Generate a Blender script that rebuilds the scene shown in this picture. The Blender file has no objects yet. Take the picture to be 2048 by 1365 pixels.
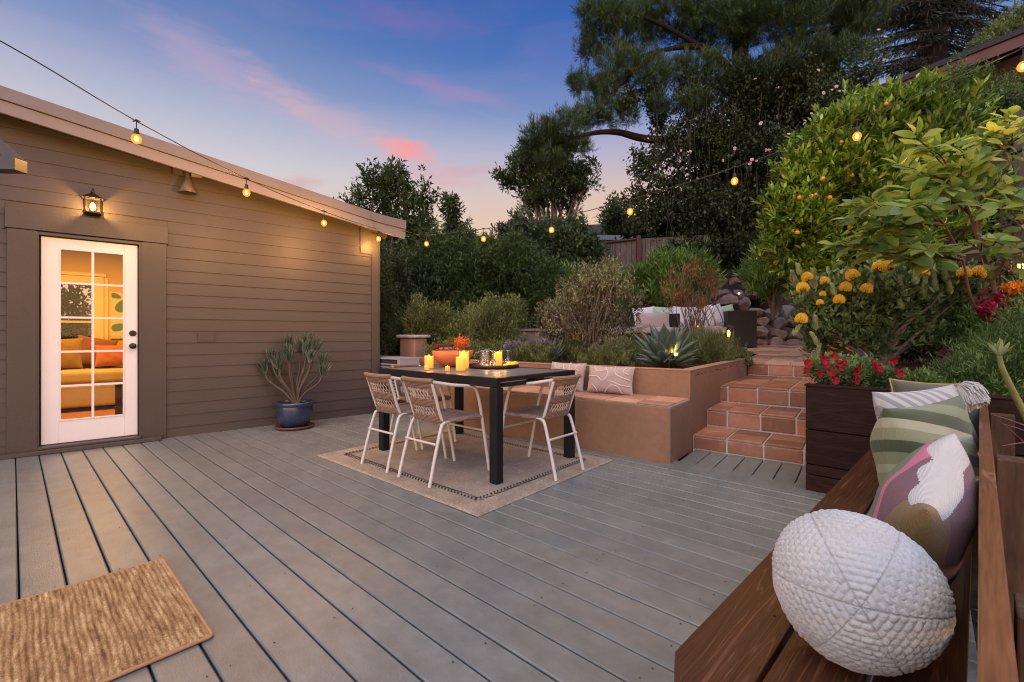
import bpy, bmesh, math, random
import numpy as np
from mathutils import Vector, Matrix
R = math.radians
scene = bpy.context.scene
COL = scene.collection
F, CX, HY, H = 910.0, 1024.0, 670.0, 1.1

# ---------------------------------------------------------------- camera
cam = bpy.data.cameras.new('camera'); camo = bpy.data.objects.new('camera', cam); COL.objects.link(camo)
cam.sensor_width = 36; cam.lens = F/2048*36; cam.shift_y = -(682.5-HY)/2048
cam.clip_start = 0.02; cam.clip_end = 3000
camo.location = (0, 0, H); camo.rotation_euler = (R(90), 0, 0)
scene.camera = camo
# ---------------------------------------------------------------- view
vs = scene.view_settings
vs.view_transform = 'Standard'; vs.look = 'None'; vs.gamma = 1; vs.exposure = 0.0; vs.use_curve_mapping = False
cy = scene.cycles
cy.max_bounces = 8; cy.diffuse_bounces = 3; cy.glossy_bounces = 3; cy.transmission_bounces = 6; cy.transparent_max_bounces = 12
cy.sample_clamp_indirect = 4; cy.caustics_reflective = False; cy.caustics_refractive = False
cy.use_denoising = True; cy.filter_width = 1.1
SKY_GAIN = 1.0; REAR = 4.4

def lin(r, g, b):
    f = lambda c: ((c/255+0.055)/1.055)**2.4 if c/255 > 0.04045 else c/255/12.92
    return (f(r), f(g), f(b), 1)
# ---------------------------------------------------------------- dusk sky
W = bpy.data.worlds.new('World'); scene.world = W; W.use_nodes = True
nt = W.node_tree; nt.nodes.clear(); N = nt.nodes; L = nt.links
def nd(t, **kw):
    n = N.new(t)
    for k, v in kw.items(): setattr(n, k, v)
    return n
def mth(op, a, b=None, c=None, clamp=False):
    n = N.new('ShaderNodeMath'); n.operation = op; n.use_clamp = clamp
    for i, v in enumerate((a, b, c)):
        if v is None: continue
        if isinstance(v, (int, float)): n.inputs[i].default_value = v
        else: L.new(v, n.inputs[i])
    return n.outputs[0]
def mixc(fac, a, b):
    n = N.new('ShaderNodeMix'); n.data_type = 'RGBA'
    for i, v in ((0, fac), (6, a), (7, b)):
        if isinstance(v, (int, float, tuple)): n.inputs[i].default_value = v
        else: L.new(v, n.inputs[i])
    return n.outputs[2]
tc = nd('ShaderNodeTexCoord'); sp = nd('ShaderNodeSeparateXYZ'); L.new(tc.outputs['Generated'], sp.inputs[0])
X, Y, Z = sp.outputs
el = mth('ARCSINE', Z)                                  # radians
az = mth('ARCTAN2', X, Y)                               # 0 = +Y, right positive
def ramp(stops, inp):
    r = nd('ShaderNodeValToRGB'); e = r.color_ramp.elements
    while len(e) < len(stops): e.new(0.5)
    for i, (p, c) in enumerate(stops): e[i].position = p; e[i].color = c
    L.new(inp, r.inputs[0]); return r.outputs[0]
e01 = mth('DIVIDE', el, R(60), clamp=True)
c_left = ramp([(0, lin(240,190,140)), (.19, lin(232,206,184)), (.30, lin(210,205,212)), (.38, lin(174,181,206)), (.44, lin(134,152,196)), (.52, lin(96,126,184)), (.68, lin(62,94,166)), (.80, lin(50,80,158)), (1, (.80,.80,.78,1))], e01)
c_right = ramp([(0, lin(246,190,130)), (.20, lin(240,198,152)), (.28, lin(222,190,176)), (.36, lin(180,176,204)), (.43, lin(112,142,196)), (.52, lin(58,108,186)), (.62, lin(42,88,174)), (.80, lin(38,80,164)), (1, (.80,.80,.78,1))], e01)
azf = mth('MULTIPLY_ADD', az, 1/R(50), 0.55, clamp=True)
base = mixc(azf, c_left, c_right)
# cirrus: noise stretched sideways in (azimuth, elevation)
cv = nd('ShaderNodeCombineXYZ'); L.new(mth('MULTIPLY', az, 2.2), cv.inputs[0]); L.new(mth('MULTIPLY', el, 9.0), cv.inputs[1])
cn = nd('ShaderNodeTexNoise'); cn.inputs['Scale'].default_value = 1.6; cn.inputs['Detail'].default_value = 6; cn.inputs['Roughness'].default_value = .55; cn.inputs['Distortion'].default_value = .6
L.new(cv.outputs[0], cn.inputs[0])
band = mth('MULTIPLY', mth('MULTIPLY_ADD', el, 8.0, -1.2, clamp=True), mth('MULTIPLY_ADD', el, -3.0, 2.3, clamp=True))
cf = mth('MULTIPLY', mth('MULTIPLY_ADD', cn.outputs[0], 4.0, -1.9, clamp=True), band)
base = mixc(mth('MULTIPLY', cf, .12), base, lin(222,176,200))
cn2 = nd('ShaderNodeTexNoise'); cn2.inputs['Scale'].default_value = 9; cn2.inputs['Detail'].default_value = 5; L.new(cv.outputs[0], cn2.inputs[0])
def cloud(px, py, wx, wy, tilt, col, amt):
    global base
    a0 = math.atan2(px-CX, F); e0 = math.atan2(HY-py, math.hypot(F, px-CX))
    ux = mth('SUBTRACT', az, a0); uy = mth('SUBTRACT', el, e0)
    a = mth('ADD', mth('MULTIPLY', ux, math.cos(tilt)), mth('MULTIPLY', uy, math.sin(tilt)))
    b = mth('SUBTRACT', mth('MULTIPLY', uy, math.cos(tilt)), mth('MULTIPLY', ux, math.sin(tilt)))
    a = mth('DIVIDE', a, wx*.78/F); b = mth('DIVIDE', b, wy*.78/F)
    d = mth('SQRT', mth('ADD', mth('MULTIPLY', a, a), mth('MULTIPLY', b, b)))
    d = mth('ADD', d, mth('MULTIPLY_ADD', cn2.outputs[0], 1.5, -.75))
    f = N.new('ShaderNodeMapRange'); f.interpolation_type = 'SMOOTHSTEP'
    L.new(d, f.inputs[0]); f.inputs[1].default_value = 1.55; f.inputs[2].default_value = .1; f.inputs[3].default_value = 0; f.inputs[4].default_value = amt
    base = mixc(f.outputs[0], base, col)
cloud(812, 300, 62, 26, -.1, lin(255,158,154), .80)
cloud(880, 355, 110, 26, 0, lin(232,160,160), .35)
cloud(605, 365, 40, 15, .1, lin(222,150,158), .45)
cloud(420, 125, 120, 42, -.30, lin(232,184,198), .26)
cloud(560, 180, 90, 26, -.5, lin(240,184,192), .22)
cloud(670, 245, 140, 34, -.22, lin(238,180,186), .28)
cloud(900, 180, 170, 16, -.15, lin(190,140,190), .30)
cloud(820, 40, 170, 26, 0, lin(140,110,180), .30)
cloud(960, 340, 90, 12, .1, lin(214,160,170), .35)
cloud(1180, 120, 60, 14, -.1, lin(120,120,190), .2)
# the bright sunset half of the sky lies behind the camera
rear = mth('MULTIPLY_ADD', mth('MULTIPLY_ADD', Y, -1.4, .15, clamp=True), REAR-1, 1.0)
rcol = mixc(mth('MULTIPLY_ADD', Y, -1.4, .15, clamp=True), (1,1,1,1), (1.01,.97,.89,1))
mm = nd('ShaderNodeMix', data_type='RGBA', blend_type='MULTIPLY'); mm.inputs[0].default_value = 1; L.new(base, mm.inputs[6]); L.new(rcol, mm.inputs[7])
bg = nd('ShaderNodeBackground'); L.new(mm.outputs[2], bg.inputs[0]); L.new(mth('MULTIPLY', rear, SKY_GAIN), bg.inputs[1])
wo = nd('ShaderNodeOutputWorld'); L.new(bg.outputs[0], wo.inputs[0])
# soft afterglow
sun = bpy.data.lights.new('sun', 'SUN'); sun.energy = 0.55; sun.angle = R(35); sun.color = (1, .86, .74)
suno = bpy.data.objects.new('sun', sun); COL.objects.link(suno)
suno.rotation_euler = Vector((.45, .75, -.62)).to_track_quat('-Z', 'Y').to_euler()

# ================================================================ helpers
def P(px, py, Yd): return Vector(((px-CX)/F*Yd, Yd, H-(py-HY)/F*Yd))
def G(px, py, z=0.0):
    Yd = F*(H-z)/(py-HY); return Vector(((px-CX)/F*Yd, Yd, z))

def tag(o, label=None, cat=None, group=None, kind=None):
    if label: o['label'] = label
    if cat: o['category'] = cat
    if group: o['group'] = group
    if kind: o['kind'] = kind
    return o
def thing(name, label, cat, loc=(0,0,0), rz=0, group=None):
    o = bpy.data.objects.new(name, None); COL.objects.link(o); o.empty_display_size = .1
    o.location = loc; o.rotation_euler = (0, 0, rz); return tag(o, label, cat, group)
def link(name, me, parent=None, loc=None, rot=None, mats=()):
    o = bpy.data.objects.new(name, me); COL.objects.link(o)
    if parent: o.parent = parent
    if loc is not None: o.location = loc
    if rot is not None: o.rotation_euler = rot if isinstance(rot, (tuple, list)) else (0, 0, rot)
    for m in (mats if isinstance(mats, (list, tuple)) else [mats]):
        if m: me.materials.append(m)
    return o
def copy_tree(o, parent=None):
    c = o.copy(); COL.objects.link(c)
    if parent: c.parent = parent
    for ch in [x for x in bpy.data.objects if x.parent == o]: copy_tree(ch, c)
    return c
def lamp(name, kind, parent, loc, energy, color, size=.03, spot=None, direc=None):
    l = bpy.data.lights.new(name, kind); l.energy = energy; l.color = color
    if kind == 'AREA': l.size = size
    else: l.shadow_soft_size = size
    if spot: l.spot_size = spot; l.spot_blend = .6
    o = bpy.data.objects.new(name, l); COL.objects.link(o); o.parent = parent; o.location = loc
    if direc is not None: o.rotation_euler = Vector(direc).to_track_quat('-Z', 'Y').to_euler()
    return o

class MB:
    def __init__(s): s.v = []; s.f = []; s.m = []; s.mi = 0; s.smooth = False; s.sm = []
    def add(s, vs_, fs):
        b = len(s.v); s.v += [tuple(p) for p in vs_]
        for f in fs: s.f.append(tuple(b+i for i in f)); s.m.append(s.mi); s.sm.append(s.smooth)
        return s
    def box(s, x0, x1, y0, y1, z0, z1):
        return s.add([(x0,y0,z0),(x1,y0,z0),(x1,y1,z0),(x0,y1,z0),(x0,y0,z1),(x1,y0,z1),(x1,y1,z1),(x0,y1,z1)],
              [(0,3,2,1),(4,5,6,7),(0,1,5,4),(1,2,6,5),(2,3,7,6),(3,0,4,7)])
    def prism(s, poly, z0, z1):
        n = len(poly); a = [(x,y,z0) for x,y in poly]+[(x,y,z1) for x,y in poly]
        ar = sum(poly[i][0]*poly[(i+1)%n][1]-poly[(i+1)%n][0]*poly[i][1] for i in range(n))
        fs = [tuple(range(n-1,-1,-1)), tuple(range(n,2*n))]+[(i,(i+1)%n,n+(i+1)%n,n+i) for i in range(n)]
        if ar < 0: fs = [f[::-1] for f in fs]
        return s.add(a, fs)
    def prism_xz(s, poly, y0, y1):
        n = len(poly); a = [(x,y0,z) for x,z in poly]+[(x,y1,z) for x,z in poly]
        ar = sum(poly[i][0]*poly[(i+1)%n][1]-poly[(i+1)%n][0]*poly[i][1] for i in range(n))
        fs = [tuple(range(n)), tuple(range(2*n-1,n-1,-1))]+[(i,n+i,n+(i+1)%n,(i+1)%n) for i in range(n)]
        if ar < 0: fs = [f[::-1] for f in fs]
        return s.add(a, fs)
    def tube(s, pts, r, k=8, cap=True):
        pts = [Vector(p) for p in pts]; n = len(pts)
        rr = r if isinstance(r, (list, tuple)) else [r]*n
        old = s.smooth; vs_ = []; prev = None
        for i, p in enumerate(pts):
            t = (pts[min(i+1,n-1)]-pts[max(i-1,0)]).normalized()
            if prev is None:
                a = Vector((0,0,1)) if abs(t.z) < .9 else Vector((1,0,0)); u = t.cross(a).normalized()
            else:
                u = (prev-t*prev.dot(t)).normalized()
            prev = u; w = t.cross(u)
            for j in range(k):
                an = 2*math.pi*j/k; vs_.append(p+(u*math.cos(an)+w*math.sin(an))*rr[i])
        fs = [(i*k+j, i*k+(j+1)%k, (i+1)*k+(j+1)%k, (i+1)*k+j) for i in range(n-1) for j in range(k)]
        s.smooth = True; s.add(vs_, fs); s.smooth = old
        if cap: s.add(vs_[:k], [tuple(range(k-1,-1,-1))]); s.add(vs_[-k:], [tuple(range(k))])
        return s
    def lathe(s, prof, k=24, c=(0,0,0), sx=1, sy=1):
        n = len(prof); vs_ = [(c[0]+r*math.cos(2*math.pi*j/k)*sx, c[1]+r*math.sin(2*math.pi*j/k)*sy, c[2]+z) for r, z in prof for j in range(k)]
        fs = [(i*k+j, i*k+(j+1)%k, (i+1)*k+(j+1)%k, (i+1)*k+j) for i in range(n-1) for j in range(k)]
        old = s.smooth; s.smooth = True; s.add(vs_, fs); s.smooth = old; return s
    def build(s, name, mats, parent=None, loc=None, rot=None, bevel=0, seg=2, origin=None):
        v = s.v
        if origin is not None: v = [(p[0]-origin[0], p[1]-origin[1], p[2]-origin[2]) for p in v]
        me = bpy.data.meshes.new(name); me.from_pydata(v, [], s.f)
        if any(s.m): me.polygons.foreach_set('material_index', s.m)
        me.polygons.foreach_set('use_smooth', s.sm); me.update()
        o = link(name, me, parent, loc, rot, mats)
        if bevel:
            b = o.modifiers.new('bevel', 'BEVEL'); b.width = bevel; b.segments = seg; b.limit_method = 'ANGLE'; b.angle_limit = R(40)
        return o
def smooth_path(pts, n=6):
    pts = [Vector(p) for p in pts]; out = []
    q = [pts[0]*2-pts[1]]+pts+[pts[-1]*2-pts[-2]]
    for i in range(1, len(q)-2):
        for k in range(n):
            t = k/n; a, b, c, d = q[i-1:i+3]
            out.append(.5*((2*b)+(c-a)*t+(2*a-5*b+4*c-d)*t*t+(3*b-a-3*c+d)*t**3))
    out.append(pts[-1]); return out

def mesh_np(name, V, Fs, smooth=False):
    me = bpy.data.meshes.new(name); V = np.ascontiguousarray(V, np.float32); Fs = np.ascontiguousarray(Fs, np.int32)
    me.vertices.add(len(V)); me.vertices.foreach_set('co', V.ravel())
    n, k = Fs.shape; me.loops.add(n*k); me.loops.foreach_set('vertex_index', Fs.ravel())
    me.polygons.add(n); me.polygons.foreach_set('loop_start', np.arange(0, n*k, k, dtype=np.int32))
    try: me.polygons.foreach_set('loop_total', np.full(n, k, np.int32))
    except Exception: pass
    if smooth: me.polygons.foreach_set('use_smooth', np.ones(n, bool))
    me.update(calc_edges=True); return me
def grid_mesh(name, Pts, smooth=True, closed_u=False):
    nu, nv = Pts.shape[:2]; idx = np.arange(nu*nv).reshape(nu, nv)
    if closed_u: idx = np.vstack([idx, idx[:1]])
    a = idx[:-1,:-1]; b = idx[1:,:-1]; c = idx[1:,1:]; d = idx[:-1,1:]
    return mesh_np(name, Pts.reshape(-1,3), np.stack([a,b,c,d],-1).reshape(-1,4), smooth)

# ================================================================ materials
def mat(name, col, rough=.6, col2=None, nscale=6, ndet=4, stretch=(1,1,1), bump=0, bscale=None, bstretch=None, metal=0, spec=.5, emit=None, estr=0, contrast=2.0, trans=0, fine=0, sheen=0, coat=0):
    m = bpy.data.materials.new(name); m.use_nodes = True; t = m.node_tree; b = t.nodes['Principled BSDF']
    b.inputs['Base Color'].default_value = col; b.inputs['Roughness'].default_value = rough; b.inputs['Metallic'].default_value = metal
    b.inputs['Specular IOR Level'].default_value = spec
    if sheen: b.inputs['Sheen Weight'].default_value = sheen
    if coat: b.inputs['Coat Weight'].default_value = coat; b.inputs['Coat Roughness'].default_value = .15
    if emit: b.inputs['Emission Color'].default_value = emit; b.inputs['Emission Strength'].default_value = estr
    if trans: b.inputs['Transmission Weight'].default_value = trans
    tcn = t.nodes.new('ShaderNodeTexCoord')
    def noise(sc, det, st):
        mp = t.nodes.new('ShaderNodeMapping'); mp.inputs['Scale'].default_value = st; t.links.new(tcn.outputs['Object'], mp.inputs[0])
        n = t.nodes.new('ShaderNodeTexNoise'); n.inputs['Scale'].default_value = sc; n.inputs['Detail'].default_value = det; n.inputs['Roughness'].default_value = .6
        t.links.new(mp.outputs[0], n.inputs[0]); return n.outputs[0]
    if col2 is not None:
        n = noise(nscale, ndet, stretch)
        mr = t.nodes.new('ShaderNodeMapRange'); mr.inputs[1].default_value = .5-.5/contrast; mr.inputs[2].default_value = .5+.5/contrast; t.links.new(n, mr.inputs[0])
        mx = t.nodes.new('ShaderNodeMix'); mx.data_type = 'RGBA'; mx.inputs[6].default_value = col; mx.inputs[7].default_value = col2
        t.links.new(mr.outputs[0], mx.inputs[0]); out = mx.outputs[2]
        if fine:
            n2 = noise(nscale*14, 3, stretch); mm_ = t.nodes.new('ShaderNodeMix'); mm_.data_type = 'RGBA'; mm_.blend_type = 'MULTIPLY'
            r2 = t.nodes.new('ShaderNodeMapRange'); r2.inputs[1].default_value = .3; r2.inputs[2].default_value = .7; r2.inputs[3].default_value = 1-fine; r2.inputs[4].default_value = 1+fine*.3
            t.links.new(n2, r2.inputs[0]); mm_.inputs[0].default_value = 1; t.links.new(out, mm_.inputs[6]); t.links.new(r2.outputs[0], mm_.inputs[7]); out = mm_.outputs[2]
        t.links.new(out, b.inputs['Base Color'])
        rr = t.nodes.new('ShaderNodeMapRange'); rr.inputs[3].default_value = max(0, rough-.08); rr.inputs[4].default_value = min(1, rough+.1); t.links.new(n, rr.inputs[0]); t.links.new(rr.outputs[0], b.inputs['Roughness'])
    if bump:
        n = noise(bscale or nscale*4, 5, bstretch or stretch); bp = t.nodes.new('ShaderNodeBump'); bp.inputs['Strength'].default_value = min(1, bump); bp.inputs['Distance'].default_value = .01
        t.links.new(n, bp.inputs['Height']); t.links.new(bp.outputs[0], b.inputs['Normal'])
    return m
def wave_bump(m, scale, axis='X', strength=.5, dist=.004, second=None):
    t = m.node_tree; b = t.nodes['Principled BSDF']; tcn = t.nodes.new('ShaderNodeTexCoord'); prev = None
    if b.inputs['Normal'].is_linked: prev = b.inputs['Normal'].links[0].from_socket
    for ax, sc in [(axis, scale)]+([second] if second else []):
        w = t.nodes.new('ShaderNodeTexWave'); w.bands_direction = ax; w.inputs['Scale'].default_value = sc; w.inputs['Distortion'].default_value = .6; w.inputs['Detail Scale'].default_value = 2
        t.links.new(tcn.outputs['Object'], w.inputs[0]); bp = t.nodes.new('ShaderNodeBump'); bp.inputs['Strength'].default_value = strength; bp.inputs['Distance'].default_value = dist
        t.links.new(w.outputs['Fac'], bp.inputs['Height'])
        if prev: t.links.new(prev, bp.inputs['Normal'])
        prev = bp.outputs[0]
    t.links.new(prev, b.inputs['Normal']); return m
def leafmat(name, cols, rough=.5, transl=.25, clump=1.2, dark=.45, spec=.4):
    m = bpy.data.materials.new(name); m.use_nodes = True; t = m.node_tree; b = t.nodes['Principled BSDF']; out = t.nodes['Material Output']
    g = t.nodes.new('ShaderNodeNewGeometry'); r = t.nodes.new('ShaderNodeValToRGB'); e = r.color_ramp.elements
    while len(e) < len(cols): e.new(.5)
    for i, c in enumerate(cols): e[i].position = i/(len(cols)-1) if len(cols) > 1 else 0; e[i].color = c
    t.links.new(g.outputs['Random Per Island'], r.inputs[0])
    tcn = t.nodes.new('ShaderNodeTexCoord'); n = t.nodes.new('ShaderNodeTexNoise'); n.inputs['Scale'].default_value = clump; n.inputs['Detail'].default_value = 2; t.links.new(tcn.outputs['Object'], n.inputs[0])
    mr = t.nodes.new('ShaderNodeMapRange'); mr.inputs[1].default_value = .35; mr.inputs[2].default_value = .65; mr.inputs[3].default_value = dark; mr.inputs[4].default_value = 1.25; t.links.new(n.outputs[0], mr.inputs[0])
    mx = t.nodes.new('ShaderNodeMix'); mx.data_type = 'RGBA'; mx.blend_type = 'MULTIPLY'; mx.inputs[0].default_value = 1; t.links.new(r.outputs[0], mx.inputs[6]); t.links.new(mr.outputs[0], mx.inputs[7])
    t.links.new(mx.outputs[2], b.inputs['Base Color']); b.inputs['Roughness'].default_value = rough; b.inputs['Specular IOR Level'].default_value = spec
    if transl:
        tr = t.nodes.new('ShaderNodeBsdfTranslucent'); t.links.new(mx.outputs[2], tr.inputs[0]); ms = t.nodes.new('ShaderNodeMixShader'); ms.inputs[0].default_value = transl
        t.links.new(b.outputs[0], ms.inputs[1]); t.links.new(tr.outputs[0], ms.inputs[2]); t.links.new(ms.outputs[0], out.inputs[0])
    return m
def glassmat(name, tint=(1,1,1,1), refl=.5, base=.04):
    m = bpy.data.materials.new(name); m.use_nodes = True; t = m.node_tree; t.nodes.remove(t.nodes['Principled BSDF']); out = t.nodes['Material Output']
    a = t.nodes.new('ShaderNodeBsdfTransparent'); a.inputs[0].default_value = tint; g = t.nodes.new('ShaderNodeBsdfGlossy'); g.inputs['Roughness'].default_value = .03
    lw = t.nodes.new('ShaderNodeLayerWeight'); lw.inputs[0].default_value = .3; mr = t.nodes.new('ShaderNodeMapRange'); mr.inputs[3].default_value = base; mr.inputs[4].default_value = refl
    t.links.new(lw.outputs['Fresnel'], mr.inputs[0]); ms = t.nodes.new('ShaderNodeMixShader'); t.links.new(mr.outputs[0], ms.inputs[0]); t.links.new(a.outputs[0], ms.inputs[1]); t.links.new(g.outputs[0], ms.inputs[2]); t.links.new(ms.outputs[0], out.inputs[0])
    return m
def emat(name, col, s):
    m = bpy.data.materials.new(name); m.use_nodes = True; t = m.node_tree; b = t.nodes['Principled BSDF']; b.inputs['Base Color'].default_value = (.02,.02,.02,1)
    b.inputs['Emission Color'].default_value = col; b.inputs['Emission Strength'].default_value = s; return m
def woodmat(name, c1, c2, rough=.5, axis_scale=(1,14,14), ring=5, bump=.25, spec=.3, edge=.22):
    """long grain along local x: stretched noise rings plus fine streaks"""
    m = bpy.data.materials.new(name); m.use_nodes = True; t = m.node_tree; b = t.nodes['Principled BSDF']
    tcn = t.nodes.new('ShaderNodeTexCoord'); mp = t.nodes.new('ShaderNodeMapping'); mp.inputs['Scale'].default_value = axis_scale; t.links.new(tcn.outputs['Object'], mp.inputs[0])
    n = t.nodes.new('ShaderNodeTexNoise'); n.inputs['Scale'].default_value = .8; n.inputs['Detail'].default_value = 2; n.inputs['Distortion'].default_value = .8; t.links.new(mp.outputs[0], n.inputs[0])
    ml = t.nodes.new('ShaderNodeMath'); ml.operation = 'MULTIPLY'; ml.inputs[1].default_value = ring; t.links.new(n.outputs[0], ml.inputs[0])
    fr = t.nodes.new('ShaderNodeMath'); fr.operation = 'PINGPONG'; fr.inputs[1].default_value = .5; t.links.new(ml.outputs[0], fr.inputs[0])
    r = t.nodes.new('ShaderNodeValToRGB'); e = r.color_ramp.elements; e[0].color = c2; e[1].color = c1; e[0].position = 0; e[1].position = edge; t.links.new(fr.outputs[0], r.inputs[0])
    n2 = t.nodes.new('ShaderNodeTexNoise'); n2.inputs['Scale'].default_value = 9; n2.inputs['Detail'].default_value = 4; t.links.new(mp.outputs[0], n2.inputs[0])
    mr = t.nodes.new('ShaderNodeMapRange'); mr.inputs[1].default_value = .3; mr.inputs[2].default_value = .7; mr.inputs[3].default_value = .65; mr.inputs[4].default_value = 1.2; t.links.new(n2.outputs[0], mr.inputs[0])
    mx = t.nodes.new('ShaderNodeMix'); mx.data_type = 'RGBA'; mx.blend_type = 'MULTIPLY'; mx.inputs[0].default_value = 1; t.links.new(r.outputs[0], mx.inputs[6]); t.links.new(mr.outputs[0], mx.inputs[7])
    t.links.new(mx.outputs[2], b.inputs['Base Color']); b.inputs['Roughness'].default_value = rough; b.inputs['Specular IOR Level'].default_value = spec
    bp = t.nodes.new('ShaderNodeBump'); bp.inputs['Strength'].default_value = bump; bp.inputs['Distance'].default_value = .004; t.links.new(n2.outputs[0], bp.inputs['Height']); t.links.new(bp.outputs[0], b.inputs['Normal'])
    return m

M = {}
def perisland(m, lo, hi, stain=None):
    t = m.node_tree; b = t.nodes['Principled BSDF']; src = b.inputs['Base Color'].links[0].from_socket
    g = t.nodes.new('ShaderNodeNewGeometry'); mr = t.nodes.new('ShaderNodeMapRange'); mr.inputs[3].default_value = lo; mr.inputs[4].default_value = hi; t.links.new(g.outputs['Random Per Island'], mr.inputs[0]); v = mr.outputs[0]
    if stain:
        n = t.nodes.new('ShaderNodeTexNoise'); n.inputs['Scale'].default_value = stain[0]; n.inputs['Detail'].default_value = 8; n.inputs['Roughness'].default_value = .7; tcn = t.nodes.new('ShaderNodeTexCoord'); t.links.new(tcn.outputs['Object'], n.inputs[0])
        m2 = t.nodes.new('ShaderNodeMapRange'); m2.inputs[1].default_value = .32; m2.inputs[2].default_value = .62; m2.inputs[3].default_value = stain[1]; m2.inputs[4].default_value = 1.04; t.links.new(n.outputs[0], m2.inputs[0])
        k = t.nodes.new('ShaderNodeMath'); k.operation = 'MULTIPLY'; t.links.new(v, k.inputs[0]); t.links.new(m2.outputs[0], k.inputs[1]); v = k.outputs[0]
    mx = t.nodes.new('ShaderNodeMix'); mx.data_type = 'RGBA'; mx.blend_type = 'MULTIPLY'; mx.inputs[0].default_value = 1; t.links.new(src, mx.inputs[6]); t.links.new(v, mx.inputs[7]); t.links.new(mx.outputs[2], b.inputs['Base Color']); return m
M['siding'] = mat('siding_paint', (.062,.048,.038,1), .5, (.052,.041,.033,1), 1.2, bump=.15, bscale=60, bstretch=(.2,1,1))
M['trim'] = mat('trim_paint', (.060,.048,.039,1), .45, (.053,.043,.035,1), 2, bump=.15, bscale=50)
M['fascia'] = mat('fascia_paint', (.215,.185,.18,1), .45, (.185,.16,.155,1), 3)
M['roof_edge'] = mat('roof_edge_metal', (.165,.145,.145,1), .4, (.14,.125,.125,1), 3)
M['white'] = mat('white_paint', (.78,.76,.73,1), .35, (.72,.70,.68,1), 3)
M['glass'] = glassmat('pane_glass', (1,.97,.92,1), .35, .03)
M['black_metal'] = mat('black_metal', (.012,.012,.013,1), .35, (.02,.02,.021,1), 8, metal=.3)
M['bronze'] = mat('dark_bronze', (.03,.022,.016,1), .4, (.05,.035,.024,1), 12, metal=.6)
M['grey_beam'] = mat('grey_beam_paint', (.036,.034,.038,1), .5, (.028,.027,.030,1), 3, bump=.2)
M['deck'] = perisland(mat('deck_paint', (.235,.240,.220,1), .34, (.180,.184,.170,1), 1.3, contrast=2.0, bump=.18, bscale=150, fine=.14, stretch=(1,.5,1)), .90, 1.06, (5, .80))
M['dark'] = mat('dark_void', (.01,.009,.008,1), .9)
M['stucco'] = mat('tan_stucco', (.31,.165,.090,1), .8, (.235,.12,.066,1), 1.6, bump=.45, bscale=13, fine=.12)
M['stucco_top'] = mat('stucco_cap', (.36,.20,.125,1), .75, (.29,.155,.098,1), 3, bump=.5, bscale=25)
def tilemat(name, cols, rough=.42):
    m = mat(name, cols[0], rough, cols[1], 3, bump=.3, bscale=24, contrast=2.6, fine=.15)
    t = m.node_tree; b = t.nodes['Principled BSDF']; src = b.inputs['Base Color'].links[0].from_socket
    g = t.nodes.new('ShaderNodeNewGeometry'); r = t.nodes.new('ShaderNodeValToRGB'); r.color_ramp.elements[0].color = (.52,.47,.43,1); r.color_ramp.elements[1].color = (1.35,1.35,1.35,1)
    t.links.new(g.outputs['Random Per Island'], r.inputs[0]); mx = t.nodes.new('ShaderNodeMix'); mx.data_type = 'RGBA'; mx.blend_type = 'MULTIPLY'; mx.inputs[0].default_value = 1
    t.links.new(src, mx.inputs[6]); t.links.new(r.outputs[0], mx.inputs[7])
    n = t.nodes.new('ShaderNodeTexNoise'); n.inputs['Scale'].default_value = 7; n.inputs['Detail'].default_value = 6; tcn = t.nodes.new('ShaderNodeTexCoord'); t.links.new(tcn.outputs['Object'], n.inputs[0])
    mr = t.nodes.new('ShaderNodeMapRange'); mr.inputs[1].default_value = .60; mr.inputs[2].default_value = .78; mr.inputs[4].default_value = .45; t.links.new(n.outputs[0], mr.inputs[0])
    m2 = t.nodes.new('ShaderNodeMix'); m2.data_type = 'RGBA'; t.links.new(mr.outputs[0], m2.inputs[0]); t.links.new(mx.outputs[2], m2.inputs[6]); m2.inputs[7].default_value = (.55,.38,.30,1)
    t.links.new(m2.outputs[2], b.inputs['Base Color']); return m
M['terracotta'] = tilemat('terracotta_tile', ((.31,.110,.055,1), (.40,.19,.115,1)))
M['patio_tile'] = tilemat('patio_tile', ((.46,.24,.15,1), (.52,.30,.21,1)), .5)
M['seat_tile'] = tilemat('seat_tile', ((.45,.23,.14,1), (.50,.29,.19,1)), .5)
M['grout'] = mat('grout', (.62,.53,.46,1), .85, (.46,.39,.34,1), 14, bump=.5, bscale=60)
M['mulch'] = mat('red_mulch', (.060,.020,.012,1), .9, (.018,.008,.006,1), 40, bump=1, bscale=60, contrast=4)
M['earth'] = mat('earth', (.035,.022,.014,1), .95, (.016,.012,.009,1), 5, bump=1, bscale=20)
M['planter_wood'] = woodmat('planter_wood', (.022,.008,.006,1), (.036,.014,.009,1), .55, (2,18,22), 4, .35, .15)
M['bench_wood'] = woodmat('bench_wood', (.125,.045,.020,1), (.24,.10,.045,1), .32, (1.1,20,20), 5, .2)
M['rail_wood'] = woodmat('rail_wood', (.27,.105,.042,1), (.40,.19,.09,1), .38, (2.2,14,14), 3.0, .15)
M['post_wood'] = woodmat('post_wood', (.075,.038,.022,1), (.11,.055,.03,1), .6, (8,8,1.5), 4, .3)
M['stone'] = mat('rock', (.24,.145,.12,1), .8, (.11,.075,.07,1), 3.5, bump=1, bscale=11, contrast=3, fine=.2)
M['slate'] = mat('slate_rock', (.05,.055,.06,1), .6, (.09,.09,.095,1), 5, bump=.8, bscale=14, contrast=3)
M['fence'] = woodmat('fence_wood', (.125,.095,.085,1), (.075,.055,.052,1), .8, (18,18,1.2), 5, .4)
M['fence_red'] = woodmat('fence_rail_wood', (.085,.03,.022,1), (.06,.022,.017,1), .7, (18,18,1.2), 4, .3)
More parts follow.
